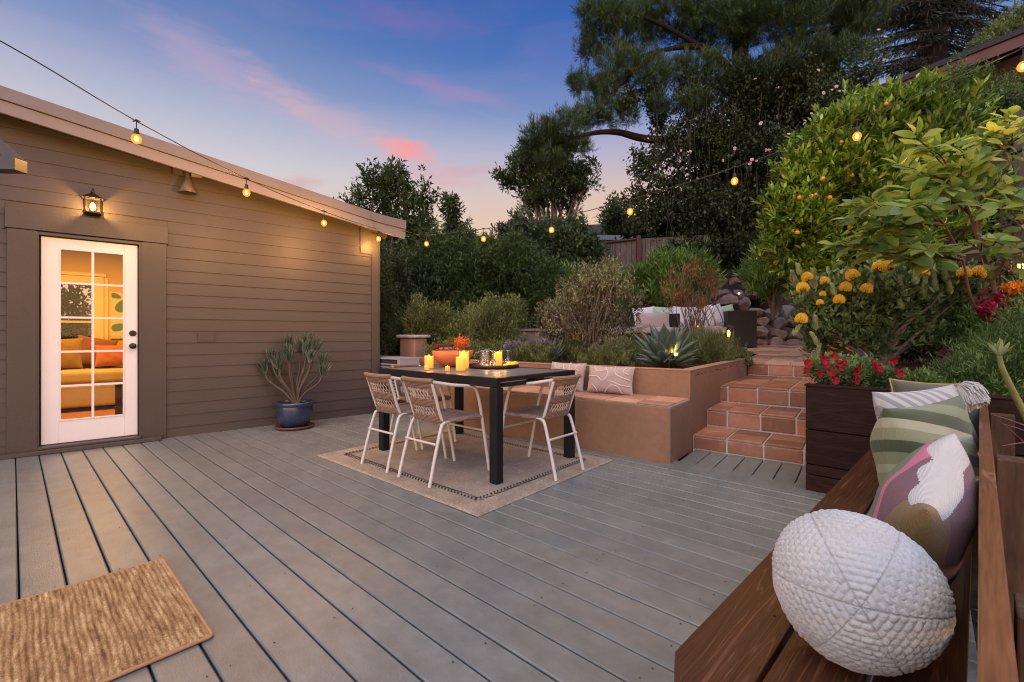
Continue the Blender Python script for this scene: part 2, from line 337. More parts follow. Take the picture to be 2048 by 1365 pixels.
M['bark'] = mat('bark', (.085,.062,.048,1), .9, (.035,.026,.021,1), 7, stretch=(1,1,.25), bump=1, bscale=18, contrast=3)
M['pale_bark'] = mat('pale_bark', (.20,.15,.13,1), .8, (.11,.08,.068,1), 7, stretch=(1,1,.3), bump=.7, bscale=18, contrast=2.5)
# ================================================================ deck and ground
def struct(o, label=None): o['kind'] = 'structure'; return o
DECK = R(47.68)
mb = MB(); w = .1437; q0 = .023; rnd = random.Random(4)
k = -24
while True:
    a = q0+k*w; b = a+w-.007
    if a > 3.78: break
    zt = rnd.uniform(-.0012, .0012)
    # board with eased edges
    y0, y1 = -.13, 6.25
    pr = [(a,-.030),(a,zt-.005),(a+.005,zt),(b-.005,zt),(b,zt-.005),(b,-.030)]
    n = len(pr); vs_ = [(x,y0,z) for x,z in pr]+[(x,y1,z) for x,z in pr]
    mb.add(vs_, [tuple(range(n)), tuple(range(2*n-1,n-1,-1))]+[(i,n+i,n+(i+1)%n,(i+1)%n) for i in range(n)])
    k += 1
deck = struct(mb.build('deck', M['deck'], rot=DECK))
# screws: little dark dimples over joists
mb = MB(); rnd = random.Random(9)
for jy in (.28, .68, 1.18, 1.7, 2.2, 2.8, 3.4):
    for k in range(-6, 26):
        for off in (.035, .105):
            if rnd.random() < .35: continue
            cx_, cy_ = q0+k*w+off+rnd.uniform(-.006,.006), jy+rnd.uniform(-.02,.02); rr = rnd.uniform(.0022,.0038)
            mb.add([(cx_+rr*math.cos(t*math.pi/3), cy_+rr*math.sin(t*math.pi/3)*1.3, .0022) for t in range(6)], [tuple(range(6))])
struct(mb.build('deck_screws', M['dark'], rot=DECK)); 
mb = MB(); mb.box(-3.5, 3.9, -.12, 6.2, -.2, -.034); struct(mb.build('deck_underlay', M['dark'], rot=DECK))
# far ground to the horizon, and land rising beyond the terrace
struct(MB().box(-600, 600, -600, 900, -.5, -.36).build('ground', M['earth']))
FB = (1.69, 4.315, 0); RB = R(-37.36)          # stucco frame: x to the right along the front, y back
# second set of deck boards before the steps
mb = MB(); x = .03
mb2 = []
while x < 1.75:
    x1 = min(x+.137, 1.8)
    mb.box(x, x1, -.72, .09, -.03, .001); x = x1+.008
struct(mb.build('deck_step_boards', M['deck'], loc=FB, rot=RB, bevel=.004))
mb = MB(); mb.box(3.795, 3.93, -.10, 2.3, -.03, -.003); struct(mb.build('deck_border_board', M['deck'], rot=DECK, bevel=.004))

# hillside: one sheet, rising to the right and back
def sstep(a, b, x): t = np.clip((x-a)/(b-a), 0, 1); return t*t*(3-2*t)
def hill(x, y):
    s = sstep(-6, 4, x)
    z = .66+s*(np.clip(y-11.2, 0, 60)*.42)*(1-.35*sstep(20, 60, y)) + (1-s)*np.clip(y-12, 0, 60)*.06
    return z+.06*np.sin(x*1.7+y*.9)*np.cos(y*1.3-x*.6)
xs = np.linspace(-40, 60, 170); ys = np.linspace(10.6, 90, 130)
XX, YY = np.meshgrid(xs, ys, indexing='ij'); ZZ = hill(XX, YY); ZZ[:, 0] -= 1.0
struct(link('hillside_terrain', grid_mesh('hillside_terrain', np.stack([XX, YY, ZZ], -1)), mats=M['earth']))
# planting bed behind the stucco wall
xs = np.linspace(-11, -.10, 220); ys = np.linspace(.10, 7.5, 150); rng = np.random.default_rng(3)
XX, YY = np.meshgrid(xs, ys, indexing='ij'); ZZ = .70+.012*np.sin(XX*5+YY*3)+rng.normal(0, .006, XX.shape)+.03*sstep(4, 7, YY)
struct(link('planting_bed_ground', grid_mesh('planting_bed_ground', np.stack([XX, YY, ZZ], -1), False), loc=FB, rot=RB, mats=M['mulch']))

# ================================================================ stucco walls and bench
mb = MB()
mb.box(-6.2, 0, 0, .10, -.1, .754); mb.box(-.10, 0, .10, 2.72, -.1, .754)
t = thing('retaining_wall', 'tan stucco retaining wall behind the tiled bench, holding the mulched bed', 'retaining wall', FB, RB)
o = mb.build('wall_body', M['stucco'], t); 
mb = MB(); mb.prism([(-6.2,-.006),(.006,-.006),(.006,2.726),(-.106,2.726),(-.106,.106),(-6.2,.106)], .754, .766); mb.build('cap', M['stucco_top'], t, bevel=.006)
t = thing('stucco_bench', 'tan stucco bench with terracotta tile seat beside the steps', 'bench', FB, RB)
MB().box(-3.2, -.004, -.56, -.004, -.02, .478).build('bench_body', M['stucco'], t, bevel=.012)
mb = MB(); tl = MB(); MB().box(-3.2, -.008, -.55, -.006, .478, .490).build('grout', M['grout'], t)
x = -.008; rnd = random.Random(2)
while x > -3.15:
    x1 = x-.30
    tl.box(x1+.006, x-.004, -.56, -.36, .486, .499+rnd.uniform(-.001,.001)); tl.box(x1+.006, x-.004, -.352, -.012, .486, .499+rnd.uniform(-.001,.001)); x = x1
tl.build('seat_tiles', M['seat_tile'], t, bevel=.003)

# ================================================================ steps and patio
t = thing('garden_steps', 'four terracotta tiled steps with pale grout between stucco wall and planter', 'steps', FB, RB)
z = [0, .149, .33, .524, .712]; bb = [.07, .567, 1.16, 2.78]; xr = 2.6
core = MB(); tiles = MB()
for i in range(4):
    b1 = bb[i+1] if i < 3 else 3.2
    core.box(.004, xr, bb[i]+.012, b1+.02, z[i]-.05 if i else -.05, z[i+1]-.012)
    x = .012; tw = .30; x += (0, -.10, -.22, -.04)[i]
    while x < xr:
        xa = max(x, .012); xb = min(x+tw-.017, xr)
        if xb-xa > .03:
            tiles.box(xa, xb, bb[i], bb[i]+.014, z[i]+.014, z[i+1]-.034)                 # riser
            if i < 3:
                d0 = bb[i]-.008; n = max(1, round((b1-d0)/.32)); dd = (b1-d0)/n
                for j in range(n): tiles.box(xa, xb, d0+j*dd+(.0 if j == 0 else .006), d0+(j+1)*dd-.006, z[i+1]-.020, z[i+1]+rnd.uniform(-.001,.001))
        x += tw
core.build('grout_core', M['grout'], t); tiles.build('tiles', M['terracotta'], t, bevel=.005)
# patio (sloping up gently to the lounge)
def patio_z(b): return .712+.14*min(1, max(0, (b-2.78)/3.4))
mb = MB(); core = MB(); rnd = random.Random(8)
yb = 2.775
while yb < 8.2:
    y1 = yb+.32
    x = -.1 if yb < 4.4 else -4.5
    while x < 5.5:
        za, zb = patio_z(yb), patio_z(y1-.012); dz = rnd.uniform(-.0015,.0015)
        c = [(x,yb),(x+.308,yb),(x+.308,y1-.012),(x,y1-.012)]
        mb.add([(p[0],p[1],patio_z(p[1])-.03) for p in c]+[(p[0],p[1],patio_z(p[1])+dz) for p in c], [(4,5,6,7),(0,1,5,4),(1,2,6,5),(2,3,7,6),(3,0,4,7)])
        x += .32
    xx = -.1 if yb < 4.4 else -4.5
    core.add([(xx,yb,patio_z(yb)-.006),(5.6,yb,patio_z(yb)-.006),(5.6,y1,patio_z(y1)-.006),(xx,y1,patio_z(y1)-.006)], [(0,1,2,3)])
    yb = y1
struct(mb.build('patio', M['patio_tile'], loc=FB, rot=RB)); struct(core.build('patio_grout', M['grout'], loc=FB, rot=RB))

# ================================================================ wooden planter and right-hand bed
FW = (2.083, 3.229, 0); RW = R(-45)
t = thing('wooden_planter', 'dark brown timber plank planter wall at the end of the bench', 'planter', FW, RW)
zz = [0, .155, .325, .57, .745][::-1]
zz = [(.50,.745), (.225,.492), (.105,.219), (-.0,.099)]
for i, (a, b) in enumerate([(.435,.735), (.190,.429), (.118,.185), (0,.112)]):
    MB().box(0, 3.6, 0, .045, a, b).build('plank', M['planter_wood'], t, bevel=.004)
    MB().box(0, .045, .048, 3.0, a, b).build('plank', M['planter_wood'], t, bevel=.004)
MB().box(-.006, 3.6, -.008, .075, .7365, .752).build('cap', M['planter_wood'], t, bevel=.003)
xs = np.linspace(.045, 4.2, 90); ys = np.linspace(.046, 9, 170)
def bed_z(e, r): return .69+.035*np.clip(r-.6, 0, 9)+.22*sstep(1.0, 4.5, e)*sstep(-.2, 1.5, r)+.25*sstep(2.6, 5.5, r)*sstep(.6, 2, e)
XX, YY = np.meshgrid(xs, ys, indexing='ij'); ZZ = bed_z(XX, YY)+rng.normal(0, .008, XX.shape)
struct(link('mulch_bed_ground', grid_mesh('mulch_bed_ground', np.stack([XX, YY, ZZ], -1), False), loc=FW, rot=RW, mats=M['mulch']))
def bedW(px, py, Yd):                                    # world point on the right-hand bed at a plan position
    x, y = (px-CX)/F*Yd, Yd; dx, dy = x-FW[0], y-FW[1]; e = (dx-dy)*.7071; r = (dx+dy)*.7071
    return Vector((x, y, float(bed_z(e, r))))

# ================================================================ house
W0 = (-3.692, 4.859, 0); RH = math.atan2(.66, .75)
house = thing('house', 'brown house with lap siding, a glazed white door and a sloping roof edge', 'house', W0, RH)
XC = 2.387
def zroof(t): return 3.238-.145*(t+1.159)
def clip_poly(poly, f):
    out = []
    for i in range(len(poly)):
        a, b = poly[i], poly[(i+1) % len(poly)]; fa, fb = f(a), f(b)
        if fa >= 0: out.append(a)
        if (fa >= 0) != (fb >= 0): s = fa/(fa-fb); out.append((a[0]+(b[0]-a[0])*s, a[1]+(b[1]-a[1])*s))
    return out
mb = MB(); S = .1303
def board(t0, t1, z0, zt):
    poly = clip_poly([(t0,z0),(t1,z0),(t1,zt),(t0,zt)], lambda p: zroof(p[0])-.10-p[1])
    if len(poly) < 3: return
    fy = lambda z: -.005-.0085*(1-(z-z0)/S) 
    mb.add([(x, fy(z_), z_) for x, z_ in poly], [tuple(range(len(poly)))])
    xs_ = [p[0] for p in poly if abs(p[1]-z0) < 1e-6]
    if len(xs_) >= 2: mb.add([(min(xs_),-.0135,z0),(max(xs_),-.0135,z0),(max(xs_),-.001,z0),(min(xs_),-.001,z0)], [(0,3,2,1)])
k = -9
while 1.1427+S*k < 3.6:
    z0 = 1.1427+S*k; zt = z0+S
    for (a, b) in ([(-4.6,-1.144),(0,XC-.10)] if z0 < 2.02 else [(-4.6,XC-.10)]):
        if z0 < 2.25 and zt > 2.25 and z0 >= 2.02:
            board(-4.6,-1.16,z0,zt); board(.012,XC-.10,z0,zt); continue
        if 2.02 <= z0 < 2.2: board(-4.6,-1.16,z0,zt); board(.012,XC-.10,z0,zt); continue
        board(a, b, z0, zt)
    k += 1
mb.build('siding', M['siding'], house)
# wall core with the door opening
mb = MB()
top = lambda t: zroof(t)-.09
mb.prism_xz([(-4.6,0),(-.955,0),(-.955,top(-.955)),(-4.6,top(-4.6))], .0, .12)
mb.prism_xz([(-.213,0),(XC,0),(XC,top(XC)),(-.213,top(-.213))], .0, .12)
mb.prism_xz([(-.955,2.055),(-.213,2.055),(-.213,top(-.213)),(-.955,top(-.955))], .0, .12)
mb.prism_xz([(-.955,-.02),(-.213,-.02),(-.213,.06),(-.955,.06)], .0, .12)
mb.build('wall', M['siding'], house)
MB().box(XC-.12, XC, .12, 5, 0, top(XC)-.05).build('wall', M['siding'], house)
MB().box(-4.6, -4.5, .12, 5, 0, top(-4.5)).build('wall', M['siding'], house)
MB().box(XC-.10, XC+.012, -.024, -.0, -.0, 2.52).build('corner_board', M['trim'], house)
MB().box(XC+.0005, XC+.022, -.024, .10, -.0, 2.45).build('corner_board', M['trim'], house)
MB().box(XC-.26, XC-.10, -.022, -.0, 2.22, 2.62).build('corner_board', M['trim'], house)
MB().box(.275, .435, -.020, -.003, 1.02, 1.12).build('patch_cover', M['siding'], house, bevel=.002)
MB().box(1.62, 1.64, -.05, -.01, 2.50, 2.62).build('rafter_hook', M['fascia'], house)
# roof with a flared end
MBr = MB()
poly = [(-4.7, zroof(-4.7)), (2.30, zroof(2.30)+.0), (2.50, zroof(2.5)+.015), (2.69, zroof(2.5)+.010), (2.69, zroof(2.5)-.115), (2.30, zroof(2.30)-.115), (-4.7, zroof(-4.7)-.115)]
MBr.prism_xz(poly, -.27, 5.2); MBr.build('roof', M['roof_edge'], house, bevel=.004)
fz = [(-4.7, zroof(-4.7)-.118), (2.30, zroof(2.30)-.118), (2.69, zroof(2.5)-.118), (2.675, zroof(2.5)-.255), (-4.7, zroof(-4.7)-.225)]
MB().prism_xz(fz, -.25, -.215).build('fascia', M['fascia'], house, bevel=.003)
MB().prism_xz([(-4.7, zroof(-4.7)-.15), (2.5, zroof(2.5)-.15), (2.5, zroof(2.5)-.12), (-4.7, zroof(-4.7)-.12)], -.214, -.0).build('soffit', M['trim'], house)
MB().prism_xz([(2.16, zroof(2.16)-.15), (2.55, zroof(2.5)-.13), (2.52, zroof(2.5)-.24), (2.16, zroof(2.16)-.20)], .02, .07).build('rafter_tail', M['trim'], house)
# door casing
mb = MB()
MB().box(-1.144,-.955,-.030,-.0,-.0,2.062).build('door_casing', M['trim'], house, bevel=.003)
MB().box(-.206,0,-.030,-.0,-.0,2.062).build('door_casing', M['trim'], house, bevel=.003)
MB().box(-1.156,.012,-.036,-.0,2.066,2.245).build('door_header', M['trim'], house, bevel=.003)
for a, b in ((-.974,-.945), (-.226,-.205)): MB().box(a, b, -.026, .045, .05, 2.055).build('door_stop', M['trim'], house)
MB().box(-.945,-.226,-.026,.045,2.030,2.056).build('door_stop', M['trim'], house)
MB().box(-1.19,-.045,-.135,-.002,-.0,.040).build('threshold', M['trim'], house, bevel=.006)
MB().box(-.95,-.21,-.10,.06,.041,.062).build('threshold', M['trim'], house, bevel=.004)
MB().box(-.955,-.922,.052,.118,.061,2.054).build('door_jamb', M['trim'], house)
MB().box(-.248,-.213,.052,.118,.061,2.054).build('door_jamb', M['trim'], house)
MB().box(-.9215,-.2485,.052,.118,2.008,2.054).build('door_jamb', M['trim'], house)
# the door
x0, x1, z0, z1 = -.934, -.236, .068, 2.022
gx0, gx1, gz0, gz1 = -.814, -.340, .278, 1.926
mb = MB(); y0, y1 = .010, .050
mb.box(x0, gx0, y0, y1, z0, z1); mb.box(gx1, x1, y0, y1, z0, z1); mb.box(gx0, gx1, y0, y1, z0, gz0); mb.box(gx0, gx1, y0, y1, gz1, z1)
door = mb.build('door', M['white'], house, bevel=.003)
mb = MB(); mw = .019; cxm = (gx0+gx1)/2; mb.box(cxm-mw/2, cxm+mw/2, y0-.004, y1-.004, gz0+.001, gz1-.001)
dz = (gz1-gz0)/5
for i in range(1, 5):
    zc = gz0+dz*i; mb.box(gx0+.001, cxm-mw/2, y0-.001, y1-.007, zc-mw/2, zc+mw/2); mb.box(cxm+mw/2, gx1-.001, y0-.001, y1-.007, zc-mw/2, zc+mw/2)
for (a, b, c, d) in ((gx0,gx0+.012,gz0,gz1),(gx1-.012,gx1,gz0,gz1),(gx0+.012,gx1-.012,gz0,gz0+.012),(gx0+.012,gx1-.012,gz1-.012,gz1)): mb.box(a, b, y0-.006, y0+.01, c, d)
mb.build('muntins', M['white'], door)
MB().add([(gx0,.032,gz0),(gx1,.032,gz0),(gx1,.032,gz1),(gx0,.032,gz1)], [(0,1,2,3)]).build('pane', M['glass'], door)
def knob(zc, lock):
    mb = MB(); xk = -.275
    ring = [Vector((xk, y0-d, zc)) for d in (0,.008,.009)]
    mb.tube([(xk,y0,zc),(xk,y0-.008,zc),(xk,y0-.010,zc)], [.030,.030,.026], 20)
    if lock: mb.tube([(xk,y0-.008,zc),(xk,y0-.016,zc)], .012, 12)
    else: mb.tube([(xk,y0-.008,zc),(xk,y0-.024,zc),(xk,y0-.030,zc),(xk,y0-.044,zc),(xk,y0-.056,zc),(xk,y0-.060,zc)], [.011,.011,.022,.029,.024,.008], 20)
    return mb
knob(1.115, True).build('deadbolt', M['black_metal'], door); knob(.985, False).build('knob', M['black_metal'], door)
# interior
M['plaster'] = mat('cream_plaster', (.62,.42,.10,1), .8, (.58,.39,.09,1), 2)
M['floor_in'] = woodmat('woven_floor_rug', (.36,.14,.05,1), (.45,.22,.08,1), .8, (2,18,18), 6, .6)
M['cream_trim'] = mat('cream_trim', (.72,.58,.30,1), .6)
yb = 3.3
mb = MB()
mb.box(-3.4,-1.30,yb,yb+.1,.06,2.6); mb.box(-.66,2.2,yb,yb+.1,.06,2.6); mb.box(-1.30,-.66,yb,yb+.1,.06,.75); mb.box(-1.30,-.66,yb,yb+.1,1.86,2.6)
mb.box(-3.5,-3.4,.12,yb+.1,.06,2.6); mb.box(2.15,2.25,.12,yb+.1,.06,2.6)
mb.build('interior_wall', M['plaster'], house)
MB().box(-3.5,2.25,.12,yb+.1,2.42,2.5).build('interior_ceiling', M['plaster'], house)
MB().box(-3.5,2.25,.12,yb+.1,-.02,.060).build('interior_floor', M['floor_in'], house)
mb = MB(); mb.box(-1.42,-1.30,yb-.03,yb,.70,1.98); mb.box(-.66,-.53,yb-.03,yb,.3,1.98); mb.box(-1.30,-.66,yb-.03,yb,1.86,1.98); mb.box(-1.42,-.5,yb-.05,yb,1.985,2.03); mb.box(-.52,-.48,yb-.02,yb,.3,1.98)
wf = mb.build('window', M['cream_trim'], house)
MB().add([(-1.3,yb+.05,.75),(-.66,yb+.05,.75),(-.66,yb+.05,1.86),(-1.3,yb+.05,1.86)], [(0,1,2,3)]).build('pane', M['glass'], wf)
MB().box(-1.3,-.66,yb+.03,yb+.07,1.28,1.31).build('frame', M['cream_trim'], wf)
lamp('interior_light', 'AREA', house, (-.8, 1.7, 2.38), 105, (1,.50,.10), 1.0)
# ================================================================ more materials
M['bench_wood'] = woodmat('bench_wood', (.075,.027,.013,1), (.165,.068,.031,1), .34, (30,.9,30), 8, .25, edge=.12)
M['rail_wood'] = woodmat('rail_wood', (.19,.072,.030,1), (.36,.17,.085,1), .36, (18,1.2,18), 3.2, .15, edge=.06)
M['tube'] = mat('cream_powder_coat', (.62,.57,.52,1), .32, (.55,.50,.45,1), 5)
M['wicker'] = wave_bump(mat('taupe_wicker', (.36,.215,.14,1), .6, (.26,.15,.095,1), 30, bump=.3, bscale=120), 34, 'X', .9, .004, ('Z', 30))
M['wicker_seat'] = wave_bump(mat('taupe_wicker_seat', (.33,.235,.185,1), .6, (.24,.165,.125,1), 30, bump=.3, bscale=120), 34, 'Y', .9, .004, ('X', 26))
M['strand'] = mat('pale_strand', (.58,.46,.36,1), .6)
M['table'] = mat('table_black', (.010,.010,.011,1), .42, (.014,.014,.014,1), 9, spec=.2)
M['table_top'] = mat('table_top_slats', (.13,.122,.115,1), .38, (.16,.15,.14,1), 5, stretch=(3,1,1))
M['clay'] = mat('terracotta_clay', (.50,.17,.06,1), .7, (.42,.13,.045,1), 6, bump=.3, bscale=40)
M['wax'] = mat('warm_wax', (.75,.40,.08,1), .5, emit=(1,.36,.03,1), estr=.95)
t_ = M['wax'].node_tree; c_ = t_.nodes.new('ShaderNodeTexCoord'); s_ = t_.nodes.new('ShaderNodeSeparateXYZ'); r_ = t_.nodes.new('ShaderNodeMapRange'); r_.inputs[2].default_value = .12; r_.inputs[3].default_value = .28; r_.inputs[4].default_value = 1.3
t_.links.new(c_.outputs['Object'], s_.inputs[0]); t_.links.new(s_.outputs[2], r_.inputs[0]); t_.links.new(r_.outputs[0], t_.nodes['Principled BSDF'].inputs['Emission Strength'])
M['flame'] = emat('flame_glow', (1,.60,.14,1), 3.2)
M['bulb'] = emat('filament_glow', (1,.62,.30,1), 9)
M['bulb_shell'] = bpy.data.materials.new('amber_bulb_glass'); M['bulb_shell'].use_nodes = True; t_ = M['bulb_shell'].node_tree; t_.nodes.remove(t_.nodes['Principled BSDF'])
a_ = t_.nodes.new('ShaderNodeBsdfTransparent'); a_.inputs[0].default_value = (1,.8,.5,1); e_ = t_.nodes.new('ShaderNodeEmission'); e_.inputs[0].default_value = (1,.27,.025,1); e_.inputs[1].default_value = 2.6
ms_ = t_.nodes.new('ShaderNodeMixShader'); ms_.inputs[0].default_value = .55; t_.links.new(a_.outputs[0], ms_.inputs[1]); t_.links.new(e_.outputs[0], ms_.inputs[2]); t_.links.new(ms_.outputs[0], t_.nodes['Material Output'].inputs[0])
M['lantern_bulb'] = emat('lantern_bulb_glow', (1,.42,.07,1), 8)
M['socket'] = mat('black_rubber', (.015,.014,.013,1), .6)
M['clear'] = glassmat('clear_glass', (.95,.93,.9,1), .75, .10)
M['lemon'] = mat('lemon', (.75,.50,.03,1), .45, bump=.3, bscale=60)
M['blue_glaze'] = mat('blue_glaze', (.030,.052,.115,1), .25, (.012,.022,.050,1), 4, stretch=(1,1,2.5), bump=.25, bscale=10, contrast=3, fine=.3, coat=.4)

# ================================================================ rug under the table
RT = R(-41.35); TC = (-.349, 4.174, 0)
g = [G(955,1033), G(632,912), G(1228,922)]
ux = Vector((.75,-.66,0)).normalized(); uy = Vector((.66,.75,0)).normalized()
rugc = (g[1]+g[2])/2; rw, rd = 1.05, .825
rug = thing('outdoor_rug', 'beige flatwoven rug with dark open lattice border under the black table', 'rug', (rugc.x, rugc.y, .002), R(-41.5))
M['rug'] = wave_bump(mat('rug_weave', (.52,.41,.31,1), .9, (.37,.285,.21,1), 5, bump=.4, bscale=150, contrast=2.2, fine=.35), 60, 'X', .7, .003, ('Y', 42))
n = 60; xs = np.linspace(-rw, rw, 2*n); ys = np.linspace(-rd, rd, 2*n); XX, YY = np.meshgrid(xs, ys, indexing='ij')
ZZ = .011+.0015*np.sin(XX*9)*np.sin(YY*7); edge = np.minimum(rw-abs(XX), rd-abs(YY)); ZZ = ZZ*np.clip(edge/.01, .1, 1)
link('rug_body', grid_mesh('rug_body', np.stack([XX,YY,ZZ],-1)), rug, mats=M['rug'])
mb = MB(); rnd = random.Random(1)
for s in (-1, 1):
    for ax in (0, 1):
        Lh, off = (rw-.185, rd-.185) if ax == 0 else (rd-.185, rw-.185)
        t = -Lh
        while t < Lh:
            for row in (0, 1):
                a = t+rnd.uniform(-.002,.002); d = off+(row-.5)*.030; sl = .018 if row else -.018
                q = [(a,d-.012),(a+.015,d-.012),(a+.015+sl,d+.012),(a+sl,d+.012)]
                q = [(x, s*y) if ax == 0 else (s*y, x) for x, y in q]
                ar = sum(q[i][0]*q[(i+1)%4][1]-q[(i+1)%4][0]*q[i][1] for i in range(4))
                if ar < 0: q = q[::-1]
                mb.add([(x,y,.0138) for x, y in q], [(0,1,2,3)])
            t += .034
mb.build('lattice_border', M['dark'], rug)

# ================================================================ jute mat, real ribs
a, b = G(325,1122), G(425,1275); dx = (b-a); ang = math.atan2(dx.y, dx.x)
mata = thing('jute_mat', 'golden brown ribbed jute doormat on the deck in the lower left', 'doormat', (a.x, a.y, .003), ang)
Lx, Ly = .835, 1.45; nu, nv = 620, 760
xs = np.linspace(0, Lx, nu); ys = np.linspace(0, -Ly, nv); XX, YY = np.meshgrid(xs, ys, indexing='ij')
rib = .0175; rown = np.floor(-YY/rib); ph = (-YY/rib) % 1; st = .014
jit = np.sin(rown*12.9898)*43758.5; jit = jit-np.floor(jit)
sp_ = ((XX+jit*st)/st) % 1
ZZ = .004+.0095*np.sqrt(np.clip(np.sin(ph*np.pi), 0, 1))*(.45+.55*np.sqrt(np.clip(np.sin(sp_*np.pi), 0, 1)))
wob = .002*np.sin(XX*14+YY*3)
cr = np.minimum.reduce([XX, Lx-XX, -YY, Ly+YY]); ZZ = np.where(cr < .012, .010*np.sqrt(np.clip(cr/.012, 0, 1)*(2-np.clip(cr/.012, 0, 1))), ZZ)
YY2 = YY+wob; XX2 = XX+.003*np.sin(YY*17)
R0 = .014   # rounded corners
for (cxx, cyy, sx_, sy_) in ((R0, -R0, -1, 1), (Lx-R0, -R0, 1, 1), (R0, -Ly+R0, -1, -1), (Lx-R0, -Ly+R0, 1, -1)):
    m_ = ((XX-cxx)*sx_ > 0) & ((YY-cyy)*sy_ > 0); rx = np.abs(XX-cxx); ry = np.abs(YY-cyy); mxr = np.maximum(rx, ry); hyp = np.hypot(rx, ry)+1e-9
    k_ = np.where(m_, mxr/hyp, 1); XX2 = np.where(m_, cxx+(XX-cxx)*k_, XX2); YY2 = np.where(m_, cyy+(YY-cyy)*k_, YY2)
def jutemat():
    m = bpy.data.materials.new('jute'); m.use_nodes = True; t = m.node_tree; b_ = t.nodes['Principled BSDF']; b_.inputs['Roughness'].default_value = .85
    tcn = t.nodes.new('ShaderNodeTexCoord'); mp = t.nodes.new('ShaderNodeMapping'); mp.inputs['Scale'].default_value = (7, 34, 1); t.links.new(tcn.outputs['Object'], mp.inputs[0])
    n = t.nodes.new('ShaderNodeTexNoise'); n.inputs['Scale'].default_value = 1; n.inputs['Detail'].default_value = 5; n.inputs['Roughness'].default_value = .75; t.links.new(mp.outputs[0], n.inputs[0])
    r = t.nodes.new('ShaderNodeValToRGB'); e = r.color_ramp.elements
    for i, (p_, c) in enumerate(((.30,(.12,.055,.020,1)),(.43,(.33,.175,.062,1)),(.55,(.47,.265,.105,1)),(.70,(.68,.48,.24,1)))):
        if i >= 2: e.new(.5)
        e[i].position = p_; e[i].color = c
    t.links.new(n.outputs[0], r.inputs[0])
    n2 = t.nodes.new('ShaderNodeTexNoise'); n2.inputs['Scale'].default_value = 160; n2.inputs['Detail'].default_value = 3; t.links.new(tcn.outputs['Object'], n2.inputs[0])
    mr = t.nodes.new('ShaderNodeMapRange'); mr.inputs[1].default_value = .3; mr.inputs[2].default_value = .7; mr.inputs[3].default_value = .55; mr.inputs[4].default_value = 1.25; t.links.new(n2.outputs[0], mr.inputs[0])
    mx = t.nodes.new('ShaderNodeMix'); mx.data_type = 'RGBA'; mx.blend_type = 'MULTIPLY'; mx.inputs[0].default_value = 1; t.links.new(r.outputs[0], mx.inputs[6]); t.links.new(mr.outputs[0], mx.inputs[7]); t.links.new(mx.outputs[2], b_.inputs['Base Color'])
    bp = t.nodes.new('ShaderNodeBump'); bp.inputs['Strength'].default_value = .5; bp.inputs['Distance'].default_value = .003; t.links.new(n2.outputs[0], bp.inputs['Height']); t.links.new(bp.outputs[0], b_.inputs['Normal'])
    return m
me = grid_mesh('mat_body', np.stack([XX2, YY2, ZZ], -1)[:, ::-1]); link('mat_body', me, mata, mats=jutemat())
mb = MB(); p_ = [(0,0),(Lx,0),(Lx,-Ly),(0,-Ly)]
r_ = .014; loop = []
for (cx_, cy_, a0) in ((r_,-r_,180),(Lx-r_,-r_,90),(Lx-r_,-Ly+r_,0),(r_,-Ly+r_,-90)):
    for k in range(7): an = R(a0-15*k); loop.append((cx_+r_*math.cos(an), cy_+r_*math.sin(an), .006))
loop.append(loop[0]); mb.tube(loop, .0065, 8, False)
mb.build('binding', mat('jute_binding', (.50,.27,.13,1), .9, (.42,.21,.10,1), 20, bump=.5, bscale=200), mata)

# ================================================================ dining table
tab = thing('dining_table', 'black metal outdoor dining table with slatted top on the beige rug', 'table', (TC[0], TC[1], .013), RT)
tx, ty, th = .765, .51, .772
for sx in (-1, 1):
    for sy in (-1, 1): MB().box(sx*tx-(.075 if sx > 0 else 0), sx*tx+(.075 if sx < 0 else 0), sy*ty-(.075 if sy > 0 else 0), sy*ty+(.075 if sy < 0 else 0), 0, th-.071).build('leg', M['table'], tab, bevel=.006)
mb = MB()
for s in (-1, 1):
    mb.box(-tx, tx, s*ty-(.045 if s > 0 else 0), s*ty+(.045 if s < 0 else 0), th-.070, th)
for s in (-1, 1):
    a, b = (s*tx-.045, s*tx) if s > 0 else (s*tx, s*tx+.045)
    mb.box(a, b, -ty+.0455, ty-.0455, th-.032, th-.0005); mb.box(a, b, -ty+.0755, ty-.0755, th-.070, th-.044); mb.box(a, b, -.06, .06, th-.0438, th-.0322)
mb.build('frame', M['table'], tab, bevel=.003)
mb = MB(); ns = 15; sw = (2*tx-.09)/ns
for i in range(ns): mb.box(-tx+.045+i*sw+.003, -tx+.045+(i+1)*sw-.003, -ty+.046, ty-.046, th-.018, th-.003)
mb.build('table_top', M['table_top'], tab, bevel=.002)
mb = MB(); mb.box(-tx+.05, tx-.05, -.05, .05, th-.05, th-.020); mb.build('crossbar', M['table'], tab)
TZ = .013+th

